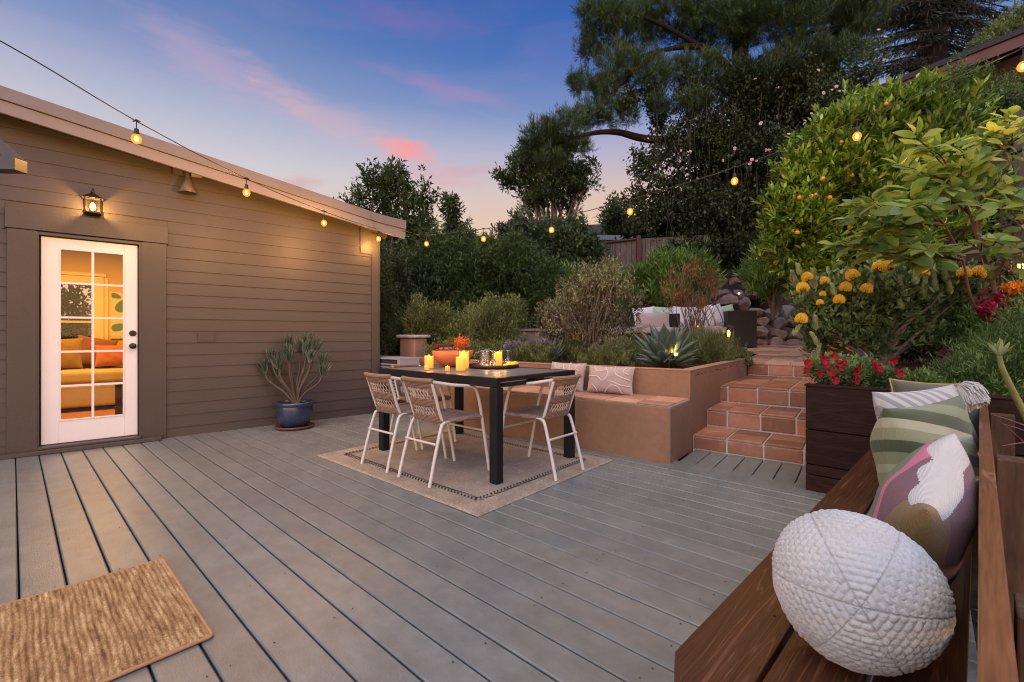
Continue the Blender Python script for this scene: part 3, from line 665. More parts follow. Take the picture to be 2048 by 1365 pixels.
# ================================================================ wicker chairs
def make_chair():
    c = thing('dining_chair', 'x', 'chair', (0,0,0), 0, 'cream framed wicker chairs around the black table')
    r = .0125
    for s in (-1, 1):                                        # rear leg runs up into the seat rail and forward
        pts = smooth_path([(s*.186,-.295,0),(s*.182,-.245,.19),(s*.176,-.185,.39),(s*.172,-.155,.432),(s*.170,-.10,.440),(s*.188,.10,.440),(s*.205,.20,.436)], 5)
        MB().tube(pts, r, 10).build('leg', M['tube'], c)
        pts = smooth_path([(s*.208,.290,0),(s*.212,.245,.22),(s*.215,.20,.44),(s*.218,.165,.58),(s*.220,.125,.668),(s*.214,.06,.694),(s*.195,-.08,.712),(s*.175,-.20,.735),(s*.166,-.262,.748)], 6)
        MB().tube(pts, r, 10).build('arm_tube', M['tube'], c)
        pts = smooth_path([(s*.160,-.150,.435),(s*.162,-.185,.52),(s*.165,-.225,.64),(s*.166,-.262,.748)], 4)
        MB().tube(pts, r*.9, 8).build('back_post', M['tube'], c)
    MB().tube([(-.182,-.232,.232+.06),(.182,-.232,.292)], .009, 8).build('stretcher', M['tube'], c)
    MB().tube([(-.214,.225,.33),(.214,.225,.33)], .009, 8).build('stretcher', M['tube'], c)
    MB().tube([(-.205,.20,.436),(.205,.20,.436)], r, 8).build('seat_bar', M['tube'], c)
    # woven seat
    nu, nv = 24, 26; P_ = np.zeros((nu, nv, 3))
    for i in range(nu):
        for j in range(nv):
            u = -1+2*i/(nu-1); v = j/(nv-1)
            wd = .175+.033*v; y = -.165+.385*v; z = .452-.016*(1-u*u)*math.sin(math.pi*min(1, v*1.02)) - (.02*((v-.93)/.07)**2 if v > .93 else 0)
            P_[i,j] = (u*wd, y, z)
    me = grid_mesh('seat', P_); o = link('seat', me, c, mats=M['wicker_seat']); sd = o.modifiers.new('s', 'SOLIDIFY'); sd.thickness = .022; sd.offset = -1
    mb = MB(); mb.tube([(-.178,-.10,.447),(-.207,.19,.445)], .019, 8); mb.tube([(.178,-.10,.447),(.207,.19,.445)], .019, 8); mb.tube([(-.203,.215,.443),(.203,.215,.443)], .019, 8)
    mb.build('seat_edge', M['wicker_seat'], c)
    # woven back in bands with two open windows crossed by pale strands
    def bp(u, t):                                            # u -1..1, t 0..1 from seat to top rail
        z = .436+.318*t; y = -.158-.030*t-.078*t**1.3-.035*(1-u*u)*(.4+.6*t); return (u*(.166+.004*t), y, z)
    back = MB()
    def patch(u0, u1, t0, t1, nu=14, nt=6):
        vs_ = []; 
        for j in range(nt+1):
            for i in range(nu+1): vs_.append(bp(u0+(u1-u0)*i/nu, t0+(t1-t0)*j/nt))
        back.smooth = True
        back.add(vs_, [(j*(nu+1)+i, j*(nu+1)+i+1, (j+1)*(nu+1)+i+1, (j+1)*(nu+1)+i) for j in range(nt) for i in range(nu)]); back.smooth = False
    win = [(.17,.38),(.57,.82)]
    patch(-1,1,0,.17); patch(-1,1,.38,.57); patch(-1,1,.82,1)
    for a, b in win: patch(-1,-.76,a,b,4,4); patch(.76,1,a,b,4,4)
    o = back.build('backrest', M['wicker'], c); sd = o.modifiers.new('s', 'SOLIDIFY'); sd.thickness = .014; sd.offset = 0
    st = MB()
    for a, b in win:
        k = 8
        for i in range(k):
            u0 = -.70+1.40*i/(k-1)
            for d in (-.13, .13):
                if abs(u0+d) > .84: continue
                st.tube([bp(u0-d*.3, a-.02), bp(u0+d*.9, (a+b)/2), bp(u0-d*.3, b+.02)], .0028, 5, False)
    st.build('strands', M['strand'], c)
    mb = MB(); mb.tube([bp(-1.06, 1.0)]+[bp(-1+2*i/10, 1.0) for i in range(11)]+[bp(1.06, 1.0)], .0185, 10); mb.build('top_rail', M['wicker'], c)
    return c
ch = make_chair()
spots = [(-.531, 3.574, -41.35, 'wicker chair on the long near side, nearest the front black table leg, seen from behind'),
         (-.93, 3.93, -41.35, 'left wicker chair of the two seen from behind, nearer the house wall'),
         (.23, 3.72, 48.6, 'wicker chair at the right end of the table beside the tiled stucco bench'),
         (-.93, 4.66, 228.6, 'wicker chair at the far left end of the table, mostly hidden behind the near chairs')]
for i, (x, y, a, lb) in enumerate(spots):
    o = ch if i == 0 else copy_tree(ch)
    o.location = (x, y, .0135); o.rotation_euler = (0, 0, R(a)); o['label'] = lb

# ================================================================ on the table
def at(px, py, z=TZ): return G(px, py, z)
def candle(px, py, r, h, label, votive=False, z=TZ, name='pillar_candle', grp=None):
    p = at(px, py, z); c = thing(name, label, 'candle', p, 0, grp)
    k = 24; mb = MB(); prof = [(0,0),(r*.97,0),(r,.004),(r,h-.004)]
    mb.lathe(prof, k); 
    # wavy melted rim
    rim = [(r*.995*math.cos(2*math.pi*j/k), r*.995*math.sin(2*math.pi*j/k), h+.006*math.sin(j*1.1)*(h/.12)) for j in range(k)]
    inn = [(x*.84, y*.84, z_-.004) for x, y, z_ in rim]; base_ = [(r*math.cos(2*math.pi*j/k), r*math.sin(2*math.pi*j/k), h-.004) for j in range(k)]
    mb.smooth = True; mb.add(base_+rim+inn+[(0,0,h-.014)], [(j,(j+1)%k,k+(j+1)%k,k+j) for j in range(k)]+[(k+j,k+(j+1)%k,2*k+(j+1)%k,2*k+j) for j in range(k)]+[(2*k+j,2*k+(j+1)%k,3*k) for j in range(k)])
    mb.build('wax', M['wax'], c)
    f = MB(); fh = .020 if not votive else .012; f.lathe([(0,h-.012),(.004,h-.006),(.0045,h),(.003,h+fh*.5),(0,h+fh)], 10); f.build('flame', M['flame'], c)
    lamp('candle_light', 'POINT', c, (0,0,h+fh+.012), .8 if not votive else .2, (1,.45,.1), .01)
    return c
candle(858, 737, .041, .115, 'flat square looking pillar candle left of the clay bowl')
candle(928, 737.5, .044, .155, 'tallest yellow pillar candle touching the right side of the clay bowl')
candle(922, 741.5, .045, .118, 'yellow pillar candle in front of the tallest candle')
candle(853.5, 740.5, .021, .035, 'tiny votive candle in front of the candle left of the bowl', True, name='votive_candle')
candle(895, 742, .021, .038, 'tiny votive candle alone in front of the clay bowl', True, name='votive_candle')
pb = at(905, 733)
bowl = thing('succulent_bowl', 'wide terracotta bowl planted with red, green and orange succulents', 'planter bowl', pb)
MB().lathe([(0,0),(.085,.0),(.12,.015),(.17,.06),(.198,.115),(.207,.155),(.200,.158),(.190,.150),(.188,.135),(0,.132)], 40).build('bowl', M['clay'], bowl)
MB().lathe([(.187,.138),(.1,.146),(0,.148)], 24).build('soil', M['mulch'], bowl)
tr = at(988, 735)
tray = thing('serving_tray', 'round dark rimmed tray holding upturned wine glasses', 'tray', tr)
MB().lathe([(0,.001),(.232,.001),(.240,.006),(.242,.032),(.236,.033),(.233,.010),(0,.008)], 48).build('tray_rim', M['bronze'], tray)
MB().lathe([(.232,.0115),(0,.0115)], 48).build('mirror', mat('tray_mirror', (.30,.26,.22,1), .12, metal=.8), tray)
def wineglass(off, label, h=.15):
    c = thing('wine_glass', label, 'wine glass', (tr.x+off[0], tr.y+off[1], TZ+.012), 0, 'upturned wine glasses on the tray')
    MB().lathe([(.030,0),(.036,.025),(.036,.045),(.028,.068),(.010,.080),(.0045,.088),(.004,h-.012),(.008,h-.005),(.034,h),(.035,h+.002)], 24).build('bowl', M['clear'], c)
    return c
wineglass((-.10,-.10), 'upturned wine glass at the left of the tray in front of the glass carafe')
wineglass((-.01,-.12), 'upturned wine glass nearest the front rim of the tray')
wineglass((.07,.08), 'upturned wine glass at the back of the tray')
wineglass((.135,-.02), 'upturned wine glass at the right of the tray near the lemons')
c = thing('glass_carafe', 'clear glass carafe with a curved handle at the back left of the tray', 'carafe', (tr.x-.09, tr.y+.06, TZ+.012))
MB().lathe([(0,.002),(.058,.002),(.062,.03),(.058,.10),(.046,.13),(.050,.160),(.052,.162)], 28).build('body', M['clear'], c)
MB().tube(smooth_path([(-.056,0,.135),(-.095,-.01,.125),(-.098,-.01,.07),(-.060,0,.03)], 5), .006, 8).build('handle', M['clear'], c)
for (ox, oy, hh, lb) in ((.02,.0,.125,'slim yellow candle at the tray centre behind the front glass'),(.055,.02,.135,'taller slim yellow candle at the tray centre, right of its twin')):
    p = Vector((tr.x+ox, tr.y+oy, TZ+.012)); q = (p.x/p.y*F+CX, HY+F*(H-p.z)/p.y); candle(q[0], q[1], .024, hh, lb, z=TZ+.012)
for (ox, oy, lb) in ((-.06,-.17,'tiny votive on the front left of the tray'),(.11,-.13,'tiny votive on the front right of the tray')):
    p = Vector((tr.x+ox, tr.y+oy, TZ+.012)); q = (p.x/p.y*F+CX, HY+F*(H-p.z)/p.y); candle(q[0], q[1], .022, .022, lb, True, z=TZ+.012, name='votive_candle')
for (ox, oy, lb) in ((.185,-.075,'yellow lemon on the right of the tray, nearer the rim'),(.205,-.03,'yellow lemon on the right of the tray, further back'),(.150,-.075,'yellow lemon on the right of the tray beside the votive')):
    o = MB().lathe([(0,0),(.012,.003),(.024,.014),(.027,.024),(.022,.036),(.010,.046),(0,.050)], 16, sx=1.25).build('lemon', M['lemon'], loc=(tr.x+ox, tr.y+oy, TZ+.0125)); tag(o, lb, 'lemon', 'lemons on the tray')

# ================================================================ cushions
def pillow_mesh(w, h, t, n=44, pinch=.07, seed=0, flop=0.0, crease=.10):
    rg = np.random.default_rng(seed); u = np.linspace(-1, 1, n); U, V = np.meshgrid(u, u, indexing='ij')
    x = U*w/2*(1-pinch*(1-V**2)*np.abs(U)**2); z = V*h/2*(1-pinch*(1-U**2)*np.abs(V)**2)
    prof = (np.clip(1-np.abs(U)**2.6, 0, 1)*np.clip(1-np.abs(V)**2.6, 0, 1))**.50*t/2
    ph = rg.uniform(0, 6, 8); wr = 0
    for k in range(4): wr = wr+np.sin(U*(2+k)*1.7+ph[k]+V*(3-k)*1.3)*np.cos(V*(2+k)*1.5+ph[k+4])*.25
    prof = prof*(1+crease*wr); edge = (1-np.maximum(abs(U), abs(V)))
    fold = flop*(V+.2)**2*np.where(V > -.2, 1, 0)
    A = np.stack([x, prof+fold, z], -1); B = np.stack([x, -prof+fold, z], -1)
    idx = np.arange(n*n).reshape(n, n); Fa = np.stack([idx[:-1,:-1], idx[:-1,1:], idx[1:,1:], idx[1:,:-1]], -1).reshape(-1,4); Fb = Fa[:, ::-1]+n*n
    return mesh_np('cushion_body', np.vstack([A.reshape(-1,3), B.reshape(-1,3)]), np.vstack([Fa, Fb]), True)
def pillow(name, label, loc, eul, w, h, t, mats, seed=0, grp=None, flop=0, piping=None, crease=.10, n=44):
    c = thing(name, label, 'pillow', loc, 0, grp); c.rotation_euler = eul
    link('cushion_body', pillow_mesh(w, h, t, n=n, seed=seed, flop=flop, crease=crease), c, mats=mats)
    if piping:
        pts = []
        for (a, b, cc, d) in ((-1,-1,1,-1),(1,-1,1,1),(1,1,-1,1),(-1,1,-1,-1)):
            for k in range(10):
                f = k/10; U = a+(cc-a)*f; V = b+(d-b)*f; pts.append((U*w/2*(1-.07*(1-V*V)), flop*(V+.2)**2*(V > -.2), V*h/2*(1-.07*(1-U*U))))
        pts.append(pts[0]); MB().tube(pts, .0045, 6, False).build('piping', piping, c)
    return c
def fabric(name, col, col2=None, sc=8, rough=.9, weave=140, bump=.5): return wave_bump(mat(name, col, rough, col2 or tuple(c*.85 for c in col[:3])+(1,), sc, bump=.3, bscale=90, sheen=.3), weave, 'X', bump, .002, ('Z', weave))
def BF(x, y, z): c_, s_ = math.cos(RB), math.sin(RB); return Vector((FB[0]+x*c_-y*s_, FB[1]+x*s_+y*c_, z))
M['linen'] = fabric('blush_linen', (.50,.37,.315,1)); M['cord'] = mat('cream_cord', (.66,.53,.46,1), .85, bump=.5, bscale=150)
# two linen pillows on the stucco bench, raised cord squiggles
def squiggles(c, w, h, t, seed):
    rg = random.Random(seed); mb = MB()
    def surf(x, z):
        U, V = x/(w/2), z/(h/2); pr = (max(0, 1-abs(U)**2.6)*max(0, 1-abs(V)**2.6))**.5*t/2; return (x, -pr-.001, z)
    lines = [[(-.20,-.11),(-.17,-.06),(-.12,-.10),(-.115,-.125)], [(-.22,.02),(-.12,.02),(-.05,-.02),(.0,.05),(-.04,.115)], [(-.17,.12),(-.12,.07),(-.02,.085)], [(.06,.125),(.08,.05),(.14,.02),(.22,.0)], [(-.03,-.125),(.04,-.06),(.11,-.07),(.15,-.125)], [(.02,-.02),(.07,-.03),(.13,-.05),(.22,-.06)], [(.18,.12),(.15,.075),(.20,.05)]]
    for l in lines:
        pts = smooth_path([(x*w/.5, z*h/.27, 0) for x, z in l], 6); mb.tube([surf(p.x, p.y) for p in pts], .0055, 6)
    mb.build('cord_pattern', M['cord'], c)
p1 = pillow('throw_pillow', 'blush linen pillow with raised cream squiggle cord, alone on the tiled bench seat', BF(-.76,-.125,.635), (R(-14),0,RB+R(4)), .50, .29, .17, M['linen'], 3)
squiggles(p1, .50, .29, .17, 1)
p2 = pillow('throw_pillow', 'blush linen pillow on the tiled bench half hidden behind the table corner', BF(-1.27,-.13,.645), (R(-14),0,RB+R(-4)), .46, .31, .17, M['linen'], 5)
squiggles(p2, .46, .31, .17, 2)

# ================================================================ wooden bench with back rail (frame turned -45 degrees through the camera's foot)
RW2 = R(-45.8); bench = thing('wooden_bench', 'stained cedar bench with plank seat and flat top rail in the right foreground', 'bench', (0,0,0), RW2)
SZ = .42
MB().prism([(-.458,.935),(-.435,.885),(-.32,.78),(-.308,.78),(-.308,3.70),(-.458,3.70)], SZ-.04, SZ).build('seat_plank', M['bench_wood'], bench, bevel=.004)
MB().box(-.299,-.158,.78,3.72,SZ-.04,SZ-.001).build('seat_plank', M['bench_wood'], bench, bevel=.004)
MB().box(-.149,-.018,.78,3.735,SZ-.04,SZ-.001).build('seat_plank', M['bench_wood'], bench, bevel=.004)
mb = MB(); mb.box(-.43,-.395,.97,3.68,SZ-.18,SZ-.042); mb.build('apron', M['bench_wood'], bench)
for y in (1.1, 2.1, 3.2): MB().box(-.355,-.27,y,y+.085,0.0,SZ-.042).build('leg', M['bench_wood'], bench)
RZ = .72
MB().box(-.002,.030,.28,3.73,RZ-.14,RZ).build('top_rail', M['rail_wood'], bench, bevel=.003)
MB().box(.001,.028,.28,3.73,RZ-.29,RZ-.16).build('back_board', M['bench_wood'], bench, bevel=.003)
for y in (.95, 2.10, 3.25): MB().box(.036,.118,y,y+.085,-.3,RZ-.012).build('post', M['post_wood'], bench, bevel=.003)
mb = MB()
for (x, y) in ((-.345,1.22),(-.300,1.27),(-.345,1.52),(-.30,1.58),(-.25,1.24),(-.35,2.2),(-.30,2.2),(-.345,3.2),(-.3,3.2)): mb.add([(x+.004*math.cos(a*math.pi/3), y+.0035*math.sin(a*math.pi/3), SZ+.0012) for a in range(6)], [tuple(range(6))])
mb.build('screws', M['dark'], bench)
CA, SA = math.cos(R(45.8)), math.sin(R(45.8))
def BW(x, y, z): return Vector((CA*x+SA*y, -SA*x+CA*y, z))
# knitted ball: stitches as real relief, six gores meeting at a pole turned to the camera
def knit_ball():
    nth, nph = 300, 720; r0 = .147
    th_ = np.linspace(0.0005, np.pi-.0005, nth); ph_ = np.linspace(0, 2*np.pi, nph, endpoint=False); T, Ph = np.meshgrid(th_, ph_, indexing='ij')
    gore = np.pi/3; loc_ = ((Ph % gore)-gore/2); Th = np.minimum(T, np.pi-T)
    a = Th*np.cos(loc_); b_ = Th*np.sin(loc_)*1.0
    row = a/.088; ri = np.floor(row); st_ = b_/.135+.5*(ri % 2); 
    hr = np.abs(np.sin(row*np.pi)); hs = np.abs(np.sin(st_*np.pi))
    hgt = np.power(hr, .55)*(.35+.65*np.power(hs, .5))
    jj = np.sin(ri*12.9898+np.floor(st_)*78.233+np.floor(Ph/gore)*37.7)*43758.5; hgt = hgt*(.72+.45*(jj-np.floor(jj)))
    seam = np.exp(-(np.abs(np.abs(loc_)-gore/2)*np.sin(Th+.02)/.012)**2)
    r = r0+.0056*hgt-.004*seam
    r = r*(1+.015*np.sin(3*Ph+1)*np.sin(T)**2)
    sq = .93
    P_ = np.stack([r*np.sin(T)*np.cos(Ph), r*np.sin(T)*np.sin(Ph), r*np.cos(T)*sq], -1)
    P_ = np.concatenate([P_, P_[:, :1]], 1)
    me = grid_mesh('knit_body', P_); return me
bc = BW(-.184, 1.180, SZ+.151)
kb = thing('knitted_pouf_pillow', 'round off white chunky knitted ball pillow on the cedar bench', 'pillow', bc)
pole = (Vector((0,0,H))-bc).normalized()+Vector((.05,-.05,-.23)); kb.rotation_euler = pole.normalized().to_track_quat('Z', 'Y').to_euler()
M['knit'] = mat('cream_wool', (.56,.555,.535,1), .9, (.45,.45,.44,1), 9, bump=.5, bscale=150, sheen=.35)
link('knit_body', knit_ball(), kb, mats=M['knit'])
# colour-block pillow, bands by material coordinates
def bandmat(name, stops, axis=(1,0,0), wob=.02, off=.5, scale=1.0):
    m = bpy.data.materials.new(name); m.use_nodes = True; t = m.node_tree; b_ = t.nodes['Principled BSDF']; b_.inputs['Roughness'].default_value = .9; b_.inputs['Sheen Weight'].default_value = .25
    tcn = t.nodes.new('ShaderNodeTexCoord'); n = t.nodes.new('ShaderNodeTexNoise'); n.inputs['Scale'].default_value = 7; t.links.new(tcn.outputs['Object'], n.inputs[0])
    vm = t.nodes.new('ShaderNodeVectorMath'); vm.operation = 'DOT_PRODUCT'; vm.inputs[1].default_value = axis; t.links.new(tcn.outputs['Object'], vm.inputs[0])
    a_ = t.nodes.new('ShaderNodeMath'); a_.operation = 'MULTIPLY_ADD'; a_.inputs[1].default_value = wob*scale; t.links.new(n.outputs[0], a_.inputs[0])
    a2 = t.nodes.new('ShaderNodeMath'); a2.operation = 'MULTIPLY_ADD'; a2.inputs[1].default_value = scale; a2.inputs[2].default_value = off-wob*scale*.5; t.links.new(vm.outputs['Value'], a2.inputs[0]); t.links.new(a2.outputs[0], a_.inputs[2])
    r = t.nodes.new('ShaderNodeValToRGB'); r.color_ramp.interpolation = 'CONSTANT'; e = r.color_ramp.elements
    while len(e) < len(stops): e.new(.5)
    for i, (p_, c) in enumerate(stops): e[i].position = p_; e[i].color = c
    t.links.new(a_.outputs[0], r.inputs[0]); t.links.new(r.outputs[0], b_.inputs['Base Color'])
    return wave_bump(m, 130, 'X', .5, .002, ('Z', 130))
maroon, pink, green, cream, ochre, navy = (.115,.032,.045,1), (.62,.12,.22,1), (.10,.12,.062,1), (.60,.58,.53,1), (.13,.075,.012,1), (.02,.035,.085,1)
# local x runs along the bench (near end = -x after turning), z up
def lean(rz, tilt, roll=0): return (Matrix.Rotation(rz, 3, 'Z') @ Matrix.Rotation(tilt, 3, 'X') @ Matrix.Rotation(roll, 3, 'Y')).to_euler()
cp = pillow('throw_pillow', 'maroon, cream, moss and ochre pillow with a pink stripe behind the knitted ball', BW(-.118,1.65,SZ+.172), lean(R(44), R(17), R(-7)), .63, .36, .20,
    [fabric(nm, c, None, 6, .9, 130, .5) for nm, c in (('maroon_wool', (.15,.026,.048,1)), ('cream_wool_block', cream), ('moss_wool', (.12,.15,.075,1)), ('ochre_wool', (.20,.115,.018,1)), ('pink_wool', pink), ('navy_wool', navy))], 7, crease=.08, n=230)
me = [o for o in bpy.data.objects if o.parent == cp][0].data
for p in me.polygons:
    u, v = p.center.x/.30, p.center.z/.185; front = p.center.y > 0; d = math.hypot((u-.55)*1.0, (v+1.25)*.9)
    i = 0
    if front:
        if v > .87+.02*math.sin(u*9) and u > -.965+.1*(1-v): i = 1
        elif u < -.84: i = 3
        elif d < 1.84: i = 2
        elif d < 1.94 and u < .8: i = 4
    else:
        if v > .83+.02*math.sin(u*7): i = 1
        elif u < -.84 and v < .83: i = 3
        elif v < -.15: i = 5
    if u < -.93 and v > .8: i = 3
    p.material_index = i
cp['category'] = 'pillow'
# green striped pillow, its face turned towards the camera
M['green_stripe'] = bandmat('sage_striped_cotton', [(0,(.20,.23,.115,1)),(.10,(.060,.085,.038,1)),(.19,(.25,.27,.15,1)),(.30,(.36,.37,.25,1)),(.36,(.22,.25,.13,1)),(.45,(.060,.085,.038,1)),(.54,(.27,.29,.17,1)),(.63,(.42,.43,.31,1)),(.70,(.060,.085,.038,1)),(.80,(.22,.25,.13,1)),(.90,(.10,.13,.06,1))], (.35,0,.94), .010, .5, 2.1)
pillow('throw_pillow', 'sage green striped pillow with pointed corners behind the colour block pillow', BW(-.16,2.42,SZ+.200), lean(R(12), R(-14), R(-6)), .40, .42, .24, M['green_stripe'], 11, crease=.16, flop=-.05)
M['grey_knit'] = bandmat('pale_grey_ribbed_knit', [(0,(.50,.49,.47,1))]+[(.08*k+.04*(j), ((.30,.30,.30,1),(.53,.52,.50,1))[j]) for k in range(1, 12) for j in (0,1)][:20], (.8,0,.6), .004, .5, 1.8)
gp = pillow('throw_pillow', 'pale grey ribbed pillow with a thick white corner tassel behind the striped pillow', BW(-.17,2.85,SZ+.215), lean(R(6), R(-14), R(-4)), .44, .44, .20, M['grey_knit'], 13, crease=.14)
M['tassel'] = mat('white_yarn', (.62,.61,.60,1), .9, (.50,.50,.50,1), 60, bump=.8, bscale=200)
mb = MB(); rnd = random.Random(5)
c0 = Vector((.205,-.03,.205))
for i in range(170):
    a = rnd.uniform(0, 2*math.pi); s_ = rnd.uniform(0, 1)**.5
    d = Vector((math.cos(a)*s_, math.sin(a)*s_-.5, .35-1.2*s_)).normalized()
    mb.tube([c0, c0+d*.035+Vector((0,-.006,.006)), c0+d*.065+Vector((0,-.02,-.018)), c0+d*.075+Vector((0,-.022,-.045-.01*rnd.random()))], [.005,.004,.003,.0022], 4, False)
mb.build('tassel', M['tassel'], gp)
M['olive'] = fabric('olive_velvet', (.075,.072,.032,1)); M['gold_pipe'] = mat('gold_piping', (.38,.24,.07,1), .7)
pillow('throw_pillow', 'dark olive velvet pillow with gold piping at the far end of the bench', BW(-.15,3.30,SZ+.215), lean(R(2), R(-12), R(3)), .48, .44, .18, M['olive'], 17, piping=M['gold_pipe'], crease=.14)

# ================================================================ string of lights
sl = thing('string_lights', 'black cable of glowing amber globe bulbs strung across the garden', 'string lights', (0,0,0))
Y0 = 6.2
bulbs = [(273,276,3.45),(493,384,4.365),(648,445,5.28),(757,477,6.2),(853,487,6.7),(967,477,6.14),(1103,459,5.58),(1260,422,5.02),(1469,361,4.46),(1714,271,3.9),(2046,131,3.35)]
bp_ = [P(*b) for b in bulbs]; hang = .125
knots = [P(0,82,2.80)+Vector((-.36,-.9,.13)), P(0,82,2.80)]+[b+Vector((0,0,hang)) for b in bp_[:4]]+[P(811,463,6.44)]+[b+Vector((0,0,hang)) for b in bp_[4:]]+[P(2100,68,2.9)]
MB().tube(smooth_path(knots[:7], 6), .0042, 6).build('cable', M['socket'], sl)
MB().tube(smooth_path(knots[6:], 6), .0042, 6).build('cable', M['socket'], sl)
for i, b in enumerate(bp_):
    mb = MB(); mb.tube([b+Vector((0,0,hang)), b+Vector((0,0,.055))], .0035, 6); mb.tube([b+Vector((-.028,0,hang)), b+Vector((0,0,hang+.008)), b+Vector((.028,0,hang-.002))], [.004,.009,.004], 6)
    mb.tube([b+Vector((0,0,.072)), b+Vector((0,0,.066)), b+Vector((0,0,.032)), b+Vector((0,0,.024))], [.006,.014,.018,.016], 12)
    s_ = mb.build('socket', M['socket'], sl, loc=b, origin=b)
    mb = MB(); mb.lathe([(.0,-.046),(.014,-.043),(.027,-.031),(.033,-.012),(.030,.006),(.020,.020),(.014,.027)], 18); bl_ = mb.build('bulb', M['bulb_shell'], s_)
    MB().lathe([(0,-.030),(.010,-.026),(.015,-.012),(.012,.004),(.004,.014)], 12).build('filament', M['bulb'], bl_)
    en = (52,48,38,13)[i] if i < 4 else (4 if i == 5 else (16 if i > 8 else 14))
    lamp('bulb_light', 'POINT', s_, (0,0,-.066), en, (1,.47,.12), .02)

# ================================================================ wall lantern over the door
lt = thing('wall_lantern', 'small lit bronze carriage lantern mounted above the white door', 'wall lamp', W0, RH)
lx, ly, lz = -.575, -.085, 2.28
mb = MB(); mb.box(lx-.055, lx+.055, -.030, -.017, lz-.01, lz+.15); mb.build('back_plate', M['bronze'], lt)
mb = MB(); mb.tube([(lx,-.03,lz+.19),(lx,-.06,lz+.235),(lx,ly,lz+.235),(lx,ly,lz+.21)], .007, 6); mb.tube([(lx,-.03,lz+.19),(lx,-.03,lz+.10)], .01, 6); mb.build('bracket', M['bronze'], lt)
h_ = .055
mb = MB()
for sx in (-1,1):
    for sy in (-1,1): mb.box(lx+sx*h_-.004, lx+sx*h_+.004, ly+sy*h_-.004, ly+sy*h_+.004, lz, lz+.135)
mb.box(lx-h_-.006, lx+h_+.006, ly-h_-.006, ly+h_+.006, lz-.006, lz)
for zc in (lz, lz+.13):
    for s in (-1,1): mb.box(lx-h_, lx+h_, ly+s*h_-.003, ly+s*h_+.003, zc, zc+.007); mb.box(lx+s*h_-.003, lx+s*h_+.003, ly-h_+.003, ly+h_-.003, zc, zc+.007)
mb.build('cage', M['bronze'], lt)
r0_, z_ = .078, lz+.137
mb = MB(); mb.add([(lx-r0_,ly-r0_,z_),(lx+r0_,ly-r0_,z_),(lx+r0_,ly+r0_,z_),(lx-r0_,ly+r0_,z_),(lx-.012,ly-.012,z_+.055),(lx+.012,ly-.012,z_+.055),(lx+.012,ly+.012,z_+.055),(lx-.012,ly+.012,z_+.055)], [(0,1,5,4),(1,2,6,5),(2,3,7,6),(3,0,4,7),(4,5,6,7),(3,2,1,0)])
mb.lathe([(0,.055),(.012,.056),(.014,.075),(.006,.085),(.010,.097),(0,.104)], 10, (lx,ly,z_)); mb.build('lantern_roof', M['bronze'], lt)
for (a, b, c, d) in ((lx-h_, ly-h_, lx+h_, ly-h_),(lx+h_, ly-h_, lx+h_, ly+h_),(lx-h_, ly+h_, lx-h_, ly-h_)): MB().add([(a,b,lz+.004),(c,d,lz+.004),(c,d,lz+.134),(a,b,lz+.134)], [(0,1,2,3)]).build('pane', M['glass'], lt)
MB().lathe([(0,.0),(.016,.01),(.024,.035),(.020,.06),(.010,.08),(.0,.085)], 16, (lx,ly,lz+.02)).build('bulb', M['lantern_bulb'], lt)
lamp('lantern_light', 'POINT', lt, (lx, ly-.038, lz+.055), 22, (1,.55,.18), .02)

# flood light with cone shade under the eave, grey beam end at far left
fl = thing('flood_light', 'brown metal cone flood light under the eave right of the door', 'flood light', W0, RH)
fx = .175; M['brown_metal'] = mat('brown_metal', (.085,.06,.045,1), .4, (.07,.05,.038,1), 9)
mb = MB(); mb.lathe([(.012,.0),(.022,-.02),(.085,-.175),(.082,-.177),(.015,-.02)], 20, (fx,-.11,2.80)); mb.build('cone_shade', M['brown_metal'], fl)
mb = MB(); mb.tube([(fx,-.02,2.84),(fx,-.11,2.84)], .022, 10); mb.tube([(fx,-.11,2.86),(fx,-.11,2.79)], .016, 10); mb.build('arm', M['brown_metal'], fl)
mb = MB(); mb.tube([(fx+.03,-.12,2.83),(fx+.12,-.13,2.85)], [.03,.045], 14); mb.build('sensor', M['fascia'], fl)
MB().box(fx-.12, fx+.06, -.05, -.018, 2.82, 2.89).build('mount', M['brown_metal'], fl)
bm = thing('pergola_beam', 'end of a dark grey painted beam with clipped corner at the left edge', 'beam', P(-60,320,3.0))
q = [P(-90,222,3.0), P(0,284,3.0), P(38,319,3.0), P(38,343,3.0), P(-90,341,3.0)]; o0 = P(-60,320,3.0)
MB().prism_xz([(p.x-o0.x, p.z-o0.z) for p in q], -.03, .055).build('beam_end', M['grey_beam'], bm, bevel=.004)
MB().tube([(P(8,313,3.0).x-o0.x, -.034, P(8,313,3.0).z-o0.z), (P(8,313,3.0).x-o0.x, -.030, P(8,313,3.0).z-o0.z)], .008, 8).build('bolt', M['fascia'], bm)

